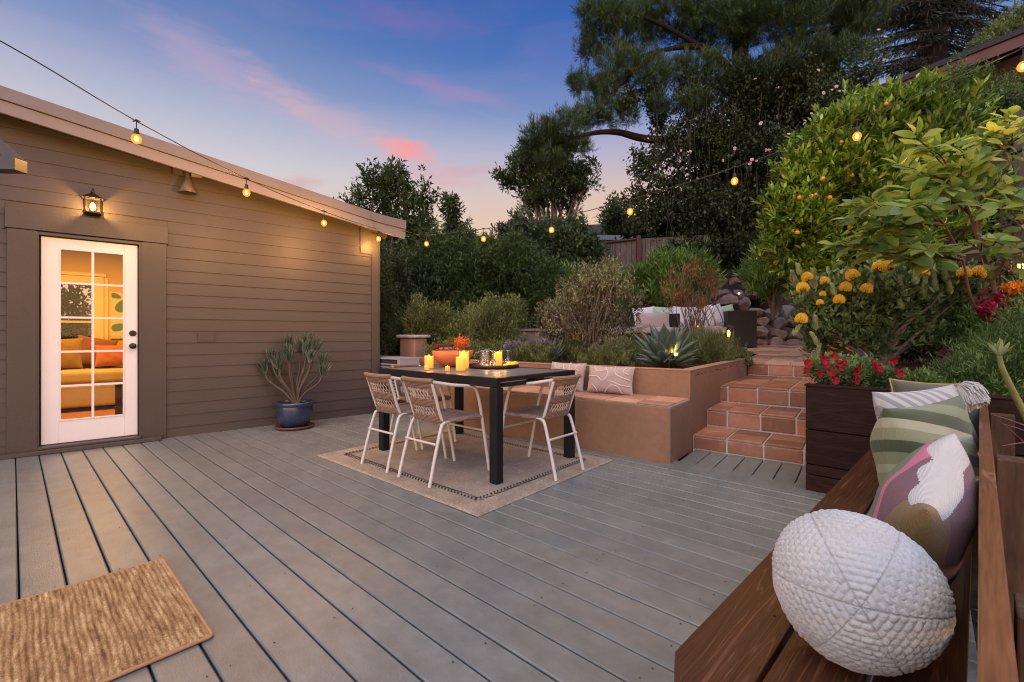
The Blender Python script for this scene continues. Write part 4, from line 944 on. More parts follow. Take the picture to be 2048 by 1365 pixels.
# ================================================================ furniture inside the lit room (house frame)
def HW(x, y, z): c_, s_ = math.cos(RH), math.sin(RH); return Vector((W0[0]+x*c_-y*s_, W0[1]+x*s_+y*c_, z))
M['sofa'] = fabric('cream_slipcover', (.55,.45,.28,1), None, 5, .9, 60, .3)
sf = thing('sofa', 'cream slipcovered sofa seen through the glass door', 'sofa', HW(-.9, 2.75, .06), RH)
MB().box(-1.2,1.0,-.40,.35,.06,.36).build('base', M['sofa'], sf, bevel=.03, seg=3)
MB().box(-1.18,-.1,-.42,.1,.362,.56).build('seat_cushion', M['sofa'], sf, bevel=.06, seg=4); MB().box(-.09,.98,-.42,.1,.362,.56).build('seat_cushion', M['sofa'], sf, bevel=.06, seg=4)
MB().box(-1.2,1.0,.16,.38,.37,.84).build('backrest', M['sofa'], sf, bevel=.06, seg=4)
M['mustard'] = fabric('mustard_cloth', (.33,.20,.05,1)); M['coral'] = fabric('coral_cloth', (.55,.16,.07,1)); M['rust'] = fabric('rust_cloth', (.25,.09,.035,1))
pillow('sofa_cushion', 'mustard cushion at the left of the cream sofa inside', HW(-.98,2.72,.84), lean(RH, R(-12)), .48, .44, .16, M['mustard'], 21)
pillow('sofa_cushion', 'rust cushion leaning in the middle of the cream sofa inside', HW(-.62,2.78,.86), lean(RH, R(-14), R(12)), .44, .42, .14, M['rust'], 22)
pillow('sofa_cushion', 'round coral cushion at the right of the cream sofa inside', HW(-.42,2.62,.80), lean(RH, R(-16)), .40, .32, .16, M['coral'], 23)
st_ = thing('side_stool', 'small dark wooden stool inside by the right of the door glass', 'stool', HW(-.18,1.56,.06), RH)
MB().box(-.24,.30,-.15,.15,.42,.46).build('seat', M['bench_wood'], st_, bevel=.004)
for sx in (-.19,.22):
    for sy in (-.10,.10): MB().box(sx-.035,sx+.035,sy-.025,sy+.025,0,.42).build('leg', M['bench_wood'], st_)
pc = thing('wall_picture', 'picture of green leaves on the interior wall behind the sofa', 'picture', HW(-.13,3.28,1.40), RH)
MB().box(-.32,.32,-.01,.015,-.36,.36).build('canvas', mat('picture_cream', (.60,.55,.36,1), .7), pc)
mb = MB()
for (cx_, cz_, a_, l_) in ((-.18,.16,60,.24),(-.05,-.12,120,.26),(-.22,-.18,20,.20),(.12,.10,80,.26),(.18,-.2,40,.2),(-.26,.30,-20,.14)):
    an = R(a_); pts = []
    for k in range(14):
        t_ = 2*math.pi*k/14; x_ = math.cos(t_)*l_/2; y_ = math.sin(t_)*l_*.28*(1-.3*math.cos(t_)); pts.append((max(-.31,min(.31,cx_+x_*math.cos(an)-y_*math.sin(an))), -.012, max(-.35,min(.35,cz_+x_*math.sin(an)+y_*math.cos(an)))))
    mb.add(pts, [tuple(range(14))])
mb.build('painted_leaves', mat('painted_green', (.05,.16,.04,1), .7), pc)

# ================================================================ utility box, garden post, patio lounge
ac = thing('condenser_unit', 'small grey louvred condenser unit on the ground behind the house corner', 'air conditioner', BF(-4.0,-.32,0), RB)
M['grey_metal'] = mat('grey_metal', (.30,.30,.31,1), .5)
MB().box(-.35,.30,-.12,.20,.25,.755).build('cabinet', mat('dark_grille', (.03,.03,.035,1), .6), ac)
mb = MB()
for k in range(11): mb.box(-.34,.24,-.135,-.12,.28+.04*k,.295+.04*k)
mb.box(.25,.31,-.14,.20,.25,.76); mb.box(-.36,.31,-.14,.20,.757,.775); mb.build('louvres', M['grey_metal'], ac)

M['pink_stucco'] = mat('pinkish_stucco', (.34,.22,.17,1), .8, (.27,.17,.13,1), 3, bump=.4, bscale=30)
M['capstone'] = mat('pale_capstone', (.42,.40,.40,1), .8, (.30,.29,.29,1), 9, bump=.4, bscale=40)
pp = P(826,705,7.4)
post = thing('garden_pillar', 'tan stucco pillar with a rough pale capstone at the left end of the bed', 'pillar', (pp.x, pp.y, .68), R(-30))
MB().box(-.15,.17,-.15,.15,0,.36).build('pillar_body', M['pink_stucco'], post, bevel=.02)
MB().box(-.20,.22,-.20,.20,.362,.42).build('capstone', M['capstone'], post, bevel=.03, seg=3)
q = P(1040,688,8.6)
lw_ = thing('low_garden_wall', 'low pinkish stucco wall glimpsed between the pale shrubs and the brown leafed shrub', 'garden wall', (q.x, q.y, .66), R(-20))
MB().box(-.35,.5,-.12,.12,0,.50).build('wall_body', M['pink_stucco'], lw_, bevel=.01); MB().box(-.38,.53,-.15,.15,.502,.55).build('cap', M['pink_stucco'], lw_, bevel=.01)

# lounge: low wicker sectional
M['dark_wicker'] = wave_bump(mat('dark_wicker', (.040,.022,.018,1), .5, (.022,.013,.011,1), 25, bump=.5, bscale=80), 26, 'Z', .9, .01, ('X', 26))
M['seat_cloth'] = fabric('pink_beige_outdoor_cloth', (.42,.33,.31,1)); M['cush_white'] = fabric('white_cushion_cloth', (.62,.60,.63,1)); M['cush_mint'] = bandmat('mint_leaf_cloth', [(0,(.36,.44,.38,1)),(.3,(.26,.37,.30,1)),(.42,(.38,.46,.40,1)),(.62,(.27,.38,.31,1)),(.74,(.38,.46,.40,1))], (.6,0,.8), .25, .5, 3)
M['cush_stripe'] = bandmat('white_striped_cloth', [(0,(.62,.60,.62,1)),(.22,(.16,.14,.22,1)),(.27,(.62,.60,.62,1)),(.44,(.30,.24,.22,1)),(.50,(.62,.60,.62,1)),(.70,(.16,.14,.22,1)),(.75,(.62,.60,.62,1))], (1,0,0), .01, .5, 1.6)
sp0 = P(1490,0,9.6); sofa_z = .85
so = thing('wicker_sofa', 'dark brown wicker outdoor sofa with beige seat pads before the rock wall', 'outdoor sofa', (sp0.x, sp0.y, sofa_z), R(-8))
def px_w(px, Yd=9.6): return (px-1490)/F*Yd
MB().box(px_w(1445),px_w(1497),-.45,.45,0,.74).build('arm', M['dark_wicker'], so, bevel=.015)
MB().box(px_w(1225),px_w(1444),.30,.42,0,.66).build('back_panel', M['dark_wicker'], so, bevel=.01)
MB().box(px_w(1232),px_w(1444),-.42,.29,.02,.28).build('base', M['dark_wicker'], so, bevel=.01)
MB().box(px_w(1232),px_w(1340),-.44,.29,.285,.42).build('seat_pad', M['seat_cloth'], so, bevel=.03, seg=3); MB().box(px_w(1341),px_w(1443),-.44,.29,.285,.42).build('seat_pad', M['seat_cloth'], so, bevel=.03, seg=3)
c3 = thing('wicker_armchair', 'dark wicker armchair back with a beige cushion in front of the outdoor sofa', 'armchair', P(1320,0,8.9).xy.to_3d()+Vector((0,0,.82)), R(-30))
MB().box(-.32,.32,.24,.32,0,.70).build('back_panel', M['dark_wicker'], c3, bevel=.01); MB().box(-.32,.32,-.35,.235,0,.30).build('base', M['dark_wicker'], c3, bevel=.01)
MB().box(-.30,.30,-.35,.23,.303,.42).build('seat_pad', M['seat_cloth'], c3, bevel=.03, seg=3)
for (px, yy, w_, m_, rl, lb) in ((1297,.12,.50,'cush_white',-6,'plain white cushion at the left end of the wicker sofa'),(1335,.05,.46,'cush_mint',3,'mint cushion left of the middle of the wicker sofa'),(1372,.0,.50,'cush_white',4,'white cushion in the middle of the wicker sofa behind the red tipped shrub'),
        (1408,-.02,.52,'cush_stripe',-10,'white cushion with dark stripes on the wicker sofa'),(1425,-.1,.50,'cush_stripe',-16,'striped white cushion leaning beside the mint one'),(1448,-.06,.50,'cush_mint',-12,'mint leaf patterned cushion against the dark sofa arm')):
    l_ = so.matrix_basis if False else None
    a_ = R(-8); lx_, ly_ = px_w(px), yy; X_ = sp0.x+lx_*math.cos(a_)-ly_*math.sin(a_); Y_ = sp0.y+lx_*math.sin(a_)+ly_*math.cos(a_)
    pillow('sofa_cushion', lb, (X_, Y_, sofa_z+.64), lean(a_, R(-16), R(rl)), w_, .46, .18, M[m_], px)
pillow('sofa_cushion', 'beige rectangular cushion in front of the white one behind the agave', P(1305,643,8.75), lean(R(-8), R(-12)), .66, .36, .16, M['seat_cloth'], 77)

# terracotta block at the patio edge
tb = P(1686,724,5.6)
MBt = MB().box(-.13,.13,-.13,.13,0,.26).build('terracotta_block', M['clay'], loc=(tb.x, tb.y, tb.z), rot=R(-20), bevel=.01); tag(MBt, 'plain orange terracotta block at the patio edge behind the red petunias', 'block')

# ================================================================ lanterns and spot
def ground_lantern(loc, label, s=1.0, en=3):
    c = thing('garden_lantern', label, 'lantern', loc)
    h_ = .05*s; H_ = .16*s; mb = MB()
    for sx in (-1,1):
        for sy in (-1,1): mb.box(sx*h_-.004, sx*h_+.004, sy*h_-.004, sy*h_+.004, 0, H_)
    mb.box(-h_-.008, h_+.008, -h_-.008, h_+.008, -.012, 0); mb.build('cage', M['bronze'], c)
    mb = MB(); r_ = h_*1.35; mb.add([(-r_,-r_,H_),(r_,-r_,H_),(r_,r_,H_),(-r_,r_,H_),(0,0,H_+.05*s)], [(0,1,4),(1,2,4),(2,3,4),(3,0,4),(3,2,1,0)]); mb.build('lantern_roof', M['bronze'], c)
    MB().lathe([(0,.0),(.022*s,.01*s),(.026*s,.06*s),(.018*s,.10*s),(0,.11*s)], 12, (0,0,.01)).build('bulb', M['lantern_bulb'], c)
    MB().tube([(0,0,-.35),(0,0,-.012)], .008, 6).build('stake', M['bronze'], c)
    lamp('lantern_light', 'POINT', c, (0,-h_-.02,H_*.5), en, (1,.55,.16), .02); return c
ground_lantern(P(1457,676,7.3), 'lit path lantern beside the red orange flowers and the dark sofa arm', 1.05, 3)
ground_lantern(P(2042,542,4.4), 'lit lantern at the right edge of the picture among the leaves', .95, 4)
s0 = P(1338,733,5.15); s0.z = .71
sg = thing('garden_spotlight', 'lit bronze spotlight on a stake in front of the agave', 'spotlight', s0)
MB().tube([(0,0,-.08),(0,0,.09)], .009, 8).build('stake', M['bronze'], sg)
d_ = Vector((.62,.35,.42)).normalized()*.16; a0 = Vector((-.075,-.035,.072))
MB().tube([a0, a0+d_*.2, a0+d_*.9, a0+d_], [.016,.022,.030,.034], 16).build('barrel', M['bronze'], sg)
MB().tube([a0+d_*1.002, a0+d_*1.01], [.029,.029], 16).build('lens', M['lantern_bulb'], sg)
lamp('spot_beam', 'SPOT', sg, a0+d_*1.15, 5, (1,.62,.22), .02, R(95), d_)
lamp('spot_spill', 'POINT', sg, a0+d_*1.3, .4, (1,.6,.22), .02)
# small path spots higher in the planting
for (px, py, Yd, lb, en) in ((1478,589,10.2,'small path light glinting on the rock wall',3),(1514,519,9.6,'small garden light in the tall oleander right of the slate stones',3),(1395,655,8.6,'warm light low between the agave and the sofa pillows',1.5)):
    p = P(px, py, Yd); c = thing('path_light', lb, 'garden light', p)
    MB().lathe([(0,.0),(.02,.005),(.022,.03),(0,.035)], 10).build('lens', M['lantern_bulb'], c); MB().tube([(0,0,-.5),(0,0,-.002)], .008, 6).build('stake', M['bronze'], c)
    lamp('path_glow', 'POINT', c, (0,-.06,.05), en, (1,.6,.2), .02)
# ================================================================ foliage tools
def nrm(a): return a/(np.linalg.norm(a, axis=-1, keepdims=True)+1e-9)
def leaf_geo(Pp, D, Nn, Ln, Wd, shape='d', fold=.25, droop=.0):
    """one island per leaf. Pp base points, D directions, Nn rough normals, Ln lengths, Wd widths"""
    n = len(Pp); D = nrm(D); S = nrm(np.cross(D, Nn)); Nn = nrm(np.cross(S, D)); L_ = Ln[:,None]; W_ = Wd[:,None]
    if shape == 'd':
        V = np.stack([Pp, Pp+D*L_*.45+S*W_*.5+Nn*W_*fold, Pp+D*L_-Nn*L_*droop, Pp+D*L_*.45-S*W_*.5+Nn*W_*fold], 1)
        T = np.array([[0,1,2],[0,2,3]])
    elif shape == 'n':                                       # needle / blade: thin triangle pair
        V = np.stack([Pp-S*W_*.5, Pp+S*W_*.5, Pp+D*L_-Nn*L_*droop], 1); T = np.array([[0,1,2]])
    else:                                                     # broad curved leaf with a folded spine
        st = [(0,.04),(.18,.62),(.42,1.0),(.68,.80),(.88,.38)]; rows = []
        for t_, w_ in st:
            c = Pp+D*L_*t_-Nn*L_*droop*t_*t_
            rows += [c+S*W_*.5*w_+Nn*W_*fold*w_, c, c-S*W_*.5*w_+Nn*W_*fold*w_]
        rows.append(Pp+D*L_-Nn*L_*droop); V = np.stack(rows, 1); T = []
        for i in range(4):
            a = i*3; b = a+3
            T += [[a,a+1,b+1],[a,b+1,b],[a+1,a+2,b+2],[a+1,b+2,b+1]]
        T += [[12,13,15],[13,14,15]]; T = np.array(T)
    m = V.shape[1]; Fs = (T[None]+(np.arange(n)*m)[:,None,None]).reshape(-1,3)
    return V.reshape(-1,3), Fs
class Fol:
    def __init__(s): s.V = []; s.F = []; s.n = 0
    def add(s, V, Fs): s.V.append(V); s.F.append(Fs+s.n); s.n += len(V)
    def build(s, name, m, parent=None, origin=None, smooth=False):
        V = np.concatenate(s.V); 
        if origin is not None: V = V-np.array(origin)[None]
        me = mesh_np(name, V, np.concatenate(s.F), smooth); return link(name, me, parent, mats=m)
def rdir(rg, n): return nrm(rg.normal(size=(n,3)))
def blob_points(rg, blobs, n, shell=.45, gap=.0, gscale=1.0):
    """n points in ellipsoid blobs (cx,cy,cz,rx,ry,rz), biased to the outside; returns points and outward directions"""
    B = np.array([b[:6] for b in blobs], float); vol = B[:,3]*B[:,4]*B[:,5]; w_ = vol**.72; w_ /= w_.sum()
    out = []; dirs = []
    need = n
    while need > 0:
        k = rg.choice(len(B), need*2 if gap else need, p=w_); d = rdir(rg, len(k)); r = shell+(1-shell)*rg.random(len(k))**.6
        r = np.where(rg.random(len(k)) < .18, rg.random(len(k))*.8, r)
        r = np.where(rg.random(len(k)) < .12, r*(1+.45*rg.random(len(k))*(.3+np.clip(d[:,2],0,1))), r)
        r *= 1+.24*np.sin(d[:,0]*5+k*1.7)*np.cos(d[:,2]*6+k)+.10*np.sin(d[:,1]*11+d[:,0]*9)
        p = B[k,:3]+d*B[k,3:6]*r[:,None]
        if gap:
            q = p*gscale; v = np.sin(q[:,0]*2.1+q[:,2]*1.3)*np.sin(q[:,1]*1.7+q[:,2]*2.3+1)+.6*np.sin(q[:,0]*4.3+1.1)*np.sin(q[:,2]*4.9+q[:,1]*3.1)
            keep = v > gap-1.2
            p, d = p[keep], d[keep]
        p, d = p[:need], d[:need]; out.append(p); dirs.append(nrm(d/B[0,3:6].mean())); need -= len(p)
    return np.concatenate(out), np.concatenate(dirs)
def crown(fol, rg, blobs, nclu, per, L0, W0_, spread=.12, up=.3, out=.6, rnd_=.9, shape='d', shell=.45, gap=0, gscale=1, fold=.25, droop=0, jitter=.35, flat=0):
    C, O = blob_points(rg, blobs, nclu, shell, gap, gscale); axis = nrm(O*out+rdir(rg, nclu)*.55+np.array([0,0,up]))
    k = np.repeat(np.arange(nclu), per); n = len(k); r = rdir(rg, n)
    D = nrm(axis[k]*out+r*rnd_+np.array([0,0,up*.5])); Pp = C[k]+axis[k]*(rg.random(n)[:,None]-.5)*spread*2+r*spread*.25
    Nn = nrm(np.array([0,0,1.])+rdir(rg, n)*(.7-.5*flat)); L_ = L0*(1+jitter*(rg.random(n)*2-1)); W_ = W0_*(1+jitter*.7*(rg.random(n)*2-1))
    fol.add(*leaf_geo(Pp, D, Nn, L_, W_, shape, fold, droop)); return C
def branches(mb, rg, base, targets, r0, r1=.006, k=6, wob=.08, mid=.45):
    base = Vector(base)
    for t_ in targets:
        t_ = Vector(t_); d = t_-base; ln = d.length; m1 = base+d*mid*.6+Vector((0,0,ln*.10))+Vector(rg.normal(size=3)*wob*ln*.5); m2 = base+d*.75+Vector(rg.normal(size=3)*wob*ln*.5)
        pts = smooth_path([base, m1, m2, t_], 4); n = len(pts); mb.tube(pts, [r0*(1-i/(n-1))+r1*(i/(n-1)) for i in range(n)], k, False)
def plant(name, label, cat, blobs, spec, lm, base=None, group=None, stem=None, seed=1, nbr=10, r0=.03, extra=None, stemname='stem', fname='foliage', r1=.004):
    rg = np.random.default_rng(seed)
    if base is None: b = blobs[0]; base = Vector((b[0], b[1], b[2]-b[5]))
    base = Vector(base); t = thing(name, label, cat, base, 0, group)
    f = Fol(); C = None
    for s_ in (spec if isinstance(spec, list) else [spec]): C = crown(f, rg, blobs, **s_)
    f.build(fname, lm, t, base)
    if stem:
        mb = MB(); idx = rg.choice(len(C), min(nbr, len(C)), replace=False); branches(mb, rg, base, [tuple(C[i]) for i in idx], r0, r1)
        mb.build(stemname, stem, t, origin=base)
    return t, C
def rgrey(rg): return rg
def L3(*cs): return [tuple(c)+(1,) for c in cs]
LM = {}
LM['hedge'] = leafmat('bamboo_leaf', L3((.041,.073,.024),(.081,.138,.041),(.142,.213,.065)), .55, .2, .8, .45)
LM['privet'] = leafmat('small_dark_leaf', L3((.045,.077,.035),(.080,.128,.058),(.136,.192,.088)), .5, .2, 1.5, .5)
LM['oak'] = leafmat('tree_leaf', L3((.035,.054,.022),(.064,.099,.035),(.120,.160,.051)), .55, .25, .6, .5)
LM['pine'] = leafmat('pine_needle', L3((0.031,0.059,0.025),(0.061,0.107,0.040),(0.105,0.157,0.058)), .6, .1, .35, .5)
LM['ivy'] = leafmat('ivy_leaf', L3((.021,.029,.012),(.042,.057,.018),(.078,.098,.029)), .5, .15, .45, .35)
LM['deadwood'] = leafmat('dry_vine', L3((.035,.022,.014),(.055,.036,.024)), .8, .1, .5, .5)
LM['redwood'] = leafmat('conifer_spray', L3((.014,.020,.014),(.026,.034,.022),(.045,.050,.034)), .7, .1, .5, .6)
LM['citrus'] = leafmat('citrus_leaf', L3((.039,.104,.018),(.108,.206,.025),(.242,.358,.039),(.430,.538,.081)), .36, .25, 1.3, .45)
LM['big'] = leafmat('broad_yellow_green_leaf', L3((.085,.162,.037),(.170,.264,.051),(.323,.391,.060),(.238,.340,.153)), .45, .5, 1.6, .8)
LM['protea'] = leafmat('pincushion_leaf', L3((0.067,0.114,0.040),(0.126,0.193,0.070),(0.217,0.292,0.114)), .5, .2, 2, .6)
LM['proteatip'] = leafmat('pincushion_tip_leaf', L3((.195,.247,.111),(.286,.338,.156),(.364,.403,.195)), .5, .25, 3, .8)
LM['oleander'] = leafmat('oleander_leaf', L3((.056,.120,.022),(.120,.224,.038),(.224,.336,.064)), .45, .25, 2, .55)
LM['olive'] = leafmat('dusty_leaf', L3((.075,.090,.039),(.128,.143,.068),(.240,.225,.128),(.330,.255,.180)), .6, .2, 2.0, .55)
LM['pale'] = leafmat('pale_green_leaf', L3((.088,.128,.042),(.160,.208,.072),(.272,.320,.120)), .55, .25, 2, .5)
LM['red'] = leafmat('red_tip_leaf', L3((.176,.072,.040),(.320,.088,.056),(.272,.192,.064),(.144,.160,.048)), .5, .3, 3, .7)
LM['grass'] = leafmat('fine_grass_leaf', L3((.072,.096,.029),(.136,.160,.048),(.240,.256,.088)), .6, .25, 4, .6)
LM['thyme'] = leafmat('thyme_leaf', L3((.088,.109,.032),(.160,.184,.056),(.256,.256,.096)), .6, .25, 5, .55)
LM['lav'] = leafmat('lavender_flower', L3((.160,.130,.250),(.260,.210,.360),(.340,.300,.420)), .7, .2, 5, .8)
LM['feather'] = leafmat('feathery_leaf', L3((.064,.136,.032),(.120,.216,.051),(.208,.320,.096)), .5, .25, 3, .5)
LM['petunia'] = leafmat('petunia_leaf', L3((.068,.128,.038),(.128,.210,.068),(.210,.300,.105)), .55, .25, 4, .6)
LM['agave'] = mat('agave_skin', (.055,.095,.075,1), .42, (.085,.13,.10,1), 3, bump=.15, bscale=30)
LM['redflower'] = leafmat('dark_red_petal', L3((.220,.008,.014),(.360,.012,.018),(.480,.020,.020)), .55, .2, 6, .8)
LM['coralflower'] = leafmat('orange_red_petal', L3((.600,.060,.015),(.750,.120,.030),(.550,.040,.030)), .55, .3, 6, .8)
LM['magenta'] = leafmat('magenta_bract', L3((.220,.006,.035),(.360,.012,.070),(.480,.020,.100)), .55, .3, 3, .7)
LM['orangeflower'] = leafmat('orange_petal', L3((.700,.220,.020),(.800,.320,.040)), .5, .3, 6, .9)
M['pin'] = mat('yellow_pin', (.80,.48,.02,1), .5, (.85,.58,.05,1), 30)
M['orange_fruit'] = mat('orange_peel', (.70,.24,.02,1), .4, (.62,.19,.015,1), 6, bump=.3, bscale=90)
M['rose'] = mat('pale_rose', (.62,.45,.42,1), .6)
M['greystem'] = mat('grey_brown_stem', (.14,.10,.075,1), .8, (.08,.055,.042,1), 9, bump=.5, bscale=40)
M['redstem'] = mat('reddish_stem', (.16,.08,.055,1), .7, (.10,.05,.035,1), 9, bump=.4, bscale=40)

def PB(px, py, Yd, rx, ry, rz):                     # blob centred at a pixel direction and depth, radii in metres
    p = P(px, py, Yd); return (p.x, p.y, p.z, rx, ry, rz)
def ground_at(px, Yd):
    x = (px-CX)/F*Yd
    if Yd > 11: return float(hill(np.array(x), np.array(Yd)))
    return .70

# ================================================================ far trees and neighbours
# tree behind the house roof, open crown
bl = [PB(770,380,16,.9,.9,.8),PB(730,430,16,1.0,1,.8),PB(820,410,16,.8,.8,.9),PB(790,470,16,1.2,1.1,.9),PB(700,440,16,.45,.5,.45),PB(855,395,16,.4,.4,.5),PB(850,470,16,.6,.6,.8),PB(790,352,16,.45,.45,.45),PB(735,365,16,.35,.35,.35),PB(785,545,16,1.4,1.2,1.0),PB(835,540,16,1.,1.,1.)]
plant('broadleaf_tree', 'open crowned dark tree rising behind the end of the house roof', 'tree', bl, dict(nclu=1500, per=9, L0=.17, W0_=.075, spread=.20, gap=.55, gscale=1.6, shell=.3), LM['oak'], base=P(790,0,16).xy.to_3d()+Vector((0,0,.8)), stem=M['bark'], seed=11, nbr=46, r0=.12, r1=.014, stemname='trunk', fname='crown')
bl = [PB(905,430,19,.35,.4,.55),PB(920,470,19,.6,.6,.6),PB(897,500,19,.8,.7,.6),PB(895,405,19,.25,.25,.25),PB(940,490,19,.6,.6,.4)]
plant('broadleaf_tree', 'small slim dark tree right of the open crowned tree, its top a thin spire', 'tree', bl, dict(nclu=420, per=9, L0=.20, W0_=.08, spread=.2, gap=.5, gscale=1.4), LM['oak'], base=P(910,0,19).xy.to_3d()+Vector((0,0,.8)), stem=M['bark'], seed=12, nbr=22, r0=.08, r1=.014, stemname='trunk', fname='crown')
bl = [PB(1020,460,30,.9,.9,.5),PB(1040,470,30,1.2,1,.6),PB(1008,470,30,.6,.6,.3)]
plant('broadleaf_tree', 'distant dark tree top above the chimney house', 'tree', bl, dict(nclu=260, per=9, L0=.3, W0_=.10, spread=.3), LM['redwood'], base=P(1030,0,30).xy.to_3d()+Vector((0,0,.8)), stem=M['bark'], seed=13, nbr=10, r0=.1, r1=.02, stemname='trunk', fname='crown')
bl = [PB(1232,425,26,.7,.7,1.0),PB(1222,445,26,.6,.6,.6),PB(1245,460,26,1.0,.9,.8)]
plant('broadleaf_tree', 'distant grey green tree above the grey shingle roof, left of the ivy mass', 'tree', bl, dict(nclu=420, per=9, L0=.26, W0_=.09, spread=.25), LM['oak'], base=P(1235,0,26).xy.to_3d()+Vector((0,0,5)), stem=M['bark'], seed=14, nbr=10, r0=.1, r1=.02, stemname='trunk', fname='crown')
# two-stemmed tall tree in the middle
bl = [PB(1040,330,18,.5,.6,.55),PB(1085,310,18,.9,.9,.7),PB(1120,345,18,.9,.9,.6),PB(1070,365,18,.9,.8,.55),PB(1150,380,18,.55,.6,.45),PB(1015,360,18,.35,.4,.35),PB(1095,395,18,.9,.8,.5),PB(1060,410,18,.5,.5,.35),PB(1165,345,18,.4,.5,.4),PB(1100,285,18,.8,.7,.4),PB(1000,350,18,.25,.3,.2),PB(1188,372,18,.3,.3,.25),PB(1135,298,18,.5,.5,.3),PB(1198,330,18,.35,.3,.2),PB(1050,300,18,.3,.3,.25),PB(1140,415,18,.35,.3,.2)]
plant('pine_tree', 'tall leaning tree in the centre with bare forked trunks below an upper crown', 'tree', bl, [dict(nclu=1500, per=10, L0=.17, W0_=.06, spread=.2, gap=.45, gscale=1.5, shell=.3)], LM['oak'], base=P(1105,0,18).xy.to_3d()+Vector((0,0,3.2)), stem=M['pale_bark'], seed=15, nbr=26, r0=.09, r1=.015, stemname='trunk', fname='crown')
bl = [PB(1050,470,13.5,.5,.6,.5),PB(1095,480,13.5,.8,.8,.6),PB(1150,490,13.5,.8,.8,.6),PB(1190,520,13.5,.5,.5,.5),PB(1060,530,13.5,.9,.8,.7),PB(1120,550,13.5,.9,.9,.6),PB(1040,440,13.5,.3,.3,.3),PB(1150,450,13.5,.35,.4,.3),PB(1180,560,13.5,.5,.5,.5)]
plant('rounded_tree', 'rounded green leafy tree below the tall centre tree, a lit bulb hanging before it', 'tree', bl, dict(nclu=2300, per=9, L0=.12, W0_=.055, spread=.13, gap=.2, gscale=2), LM['privet'], base=P(1110,0,13.5).xy.to_3d()+Vector((0,0,.9)), stem=M['bark'], seed=16, nbr=20, r0=.07, stemname='trunk', fname='crown')

M['deadvine'] = mat('dead_vine', (.045,.032,.024,1), .9, (.025,.018,.014,1), 6)
# the big pine wrapped in ivy
tpt = smooth_path([P(1525,700,14.5), P(1520,560,14.5), P(1510,420,14.4), P(1500,260,14.3), P(1480,100,14.2), P(1500,-60,14.2)], 5)
pine = thing('ivy_clad_pine', 'huge dark pine filling the upper middle, its trunk and branches hung with ivy', 'tree', tpt[0])
mb = MB(); n = len(tpt); mb.tube(tpt, [.42-.24*i/(n-1) for i in range(n)], 12, False)
rg = np.random.default_rng(20)
for pts, r0 in (([P(1505,330,14.3),P(1400,290,14.2),P(1290,278,14),P(1235,265,13.9),P(1180,268,13.8),P(1110,290,13.8)],.17),([P(1500,200,14.3),P(1450,130,14),P(1400,95,13.8),P(1330,100,13.6),P(1260,120,13.4)],.15),([P(1490,90,14.2),P(1430,20,14),P(1360,-20,13.8)],.13),([P(1500,150,14.2),P(1580,80,14),P(1680,50,13.6)],.13),([P(1505,300,14.3),P(1580,230,14),P(1640,200,13.6)],.10),([P(1320,100,13.6),P(1250,160,13.5),P(1200,220,13.5),P(1160,240,13.5)],.07),([P(1405,95,13.8),P(1300,40,13.6),P(1200,20,13.5)],.08)):
    pp_ = smooth_path(pts, 5); m_ = len(pp_); mb.tube(pp_, [r0*(1-.75*i/(m_-1)) for i in range(m_)], 8, False)
mb.build('trunk', mat('dark_bark', (.035,.026,.021,1), .95, (.016,.012,.010,1), 7, bump=1, bscale=18, spec=.1), pine, origin=tpt[0])
pb_ = [(1200,30,.7,.5),(1260,60,.9,.6),(1180,95,.45,.4),(1330,20,1.1,.6),(1400,60,1.0,.5),(1240,130,.7,.5),(1300,150,.8,.45),(1210,180,.5,.4),(1165,165,.4,.35),(1180,230,.6,.4),(1240,225,.6,.4),(1130,250,.6,.35),(1085,265,.5,.35),(1060,300,.5,.3),(1150,290,.5,.3),(1480,40,1.2,.6),(1550,30,1.2,.6),(1630,40,1.1,.7),(1700,60,.9,.6),(1380,140,.8,.4),(1450,160,1.0,.45),(1420,-20,1.3,.5),(1600,120,.9,.5),(1680,120,.7,.4),(1530,150,.9,.4),(1730,20,.7,.5),(1230,-10,.7,.5),(1380,210,.7,.3),(1320,210,.4,.3),(1560,-30,1.6,.6),(1100,320,.4,.3),(1700,-10,1,.5)]
f = Fol()
for (px, py, rx, rz) in pb_:
    crown(f, rg, [PB(px,py,14+rg.uniform(-.7,.5),rx,rx*1.1,rz)], nclu=int(300*rx*rz/.35), per=26, L0=.15, W0_=.014, spread=.12, up=.55, out=.7, rnd_=.75, shape='n', shell=.5, gap=.55, gscale=1.9)
f.build('crown', LM['pine'], pine, tpt[0])
ib = [(1290,330,.5,.6),(1340,300,.7,.7),(1400,260,.8,.8),(1460,300,1.0,1.0),(1540,250,1.1,1.2),(1620,230,.9,.9),(1330,400,.8,.8),(1400,420,1.0,1.0),(1480,430,1.1,1.1),(1560,380,.9,1.2),(1290,430,.5,.5),(1370,485,.8,.45),(1430,520,1.2,.5),(1510,500,1.0,.6),(1640,320,.6,.8),(1700,210,.7,.5),(1270,400,.35,.4),(1390,180,.6,.5),(1480,200,.8,.6),(1600,160,.8,.5),(1320,240,.35,.4),(1300,190,.4,.4),(1260,195,.35,.35)]
f = Fol()
for (px, py, rx, rz) in ib: crown(f, rg, [PB(px,py,13.6+rg.uniform(-.5,.5),rx,rx,rz)], nclu=int(420*rx*rz), per=9, L0=.11, W0_=.06, spread=.16, up=-.35, out=.4, shape='d', shell=.3, gap=.15, gscale=2)
f.build('ivy', LM['ivy'], pine, tpt[0])
mb = MB()
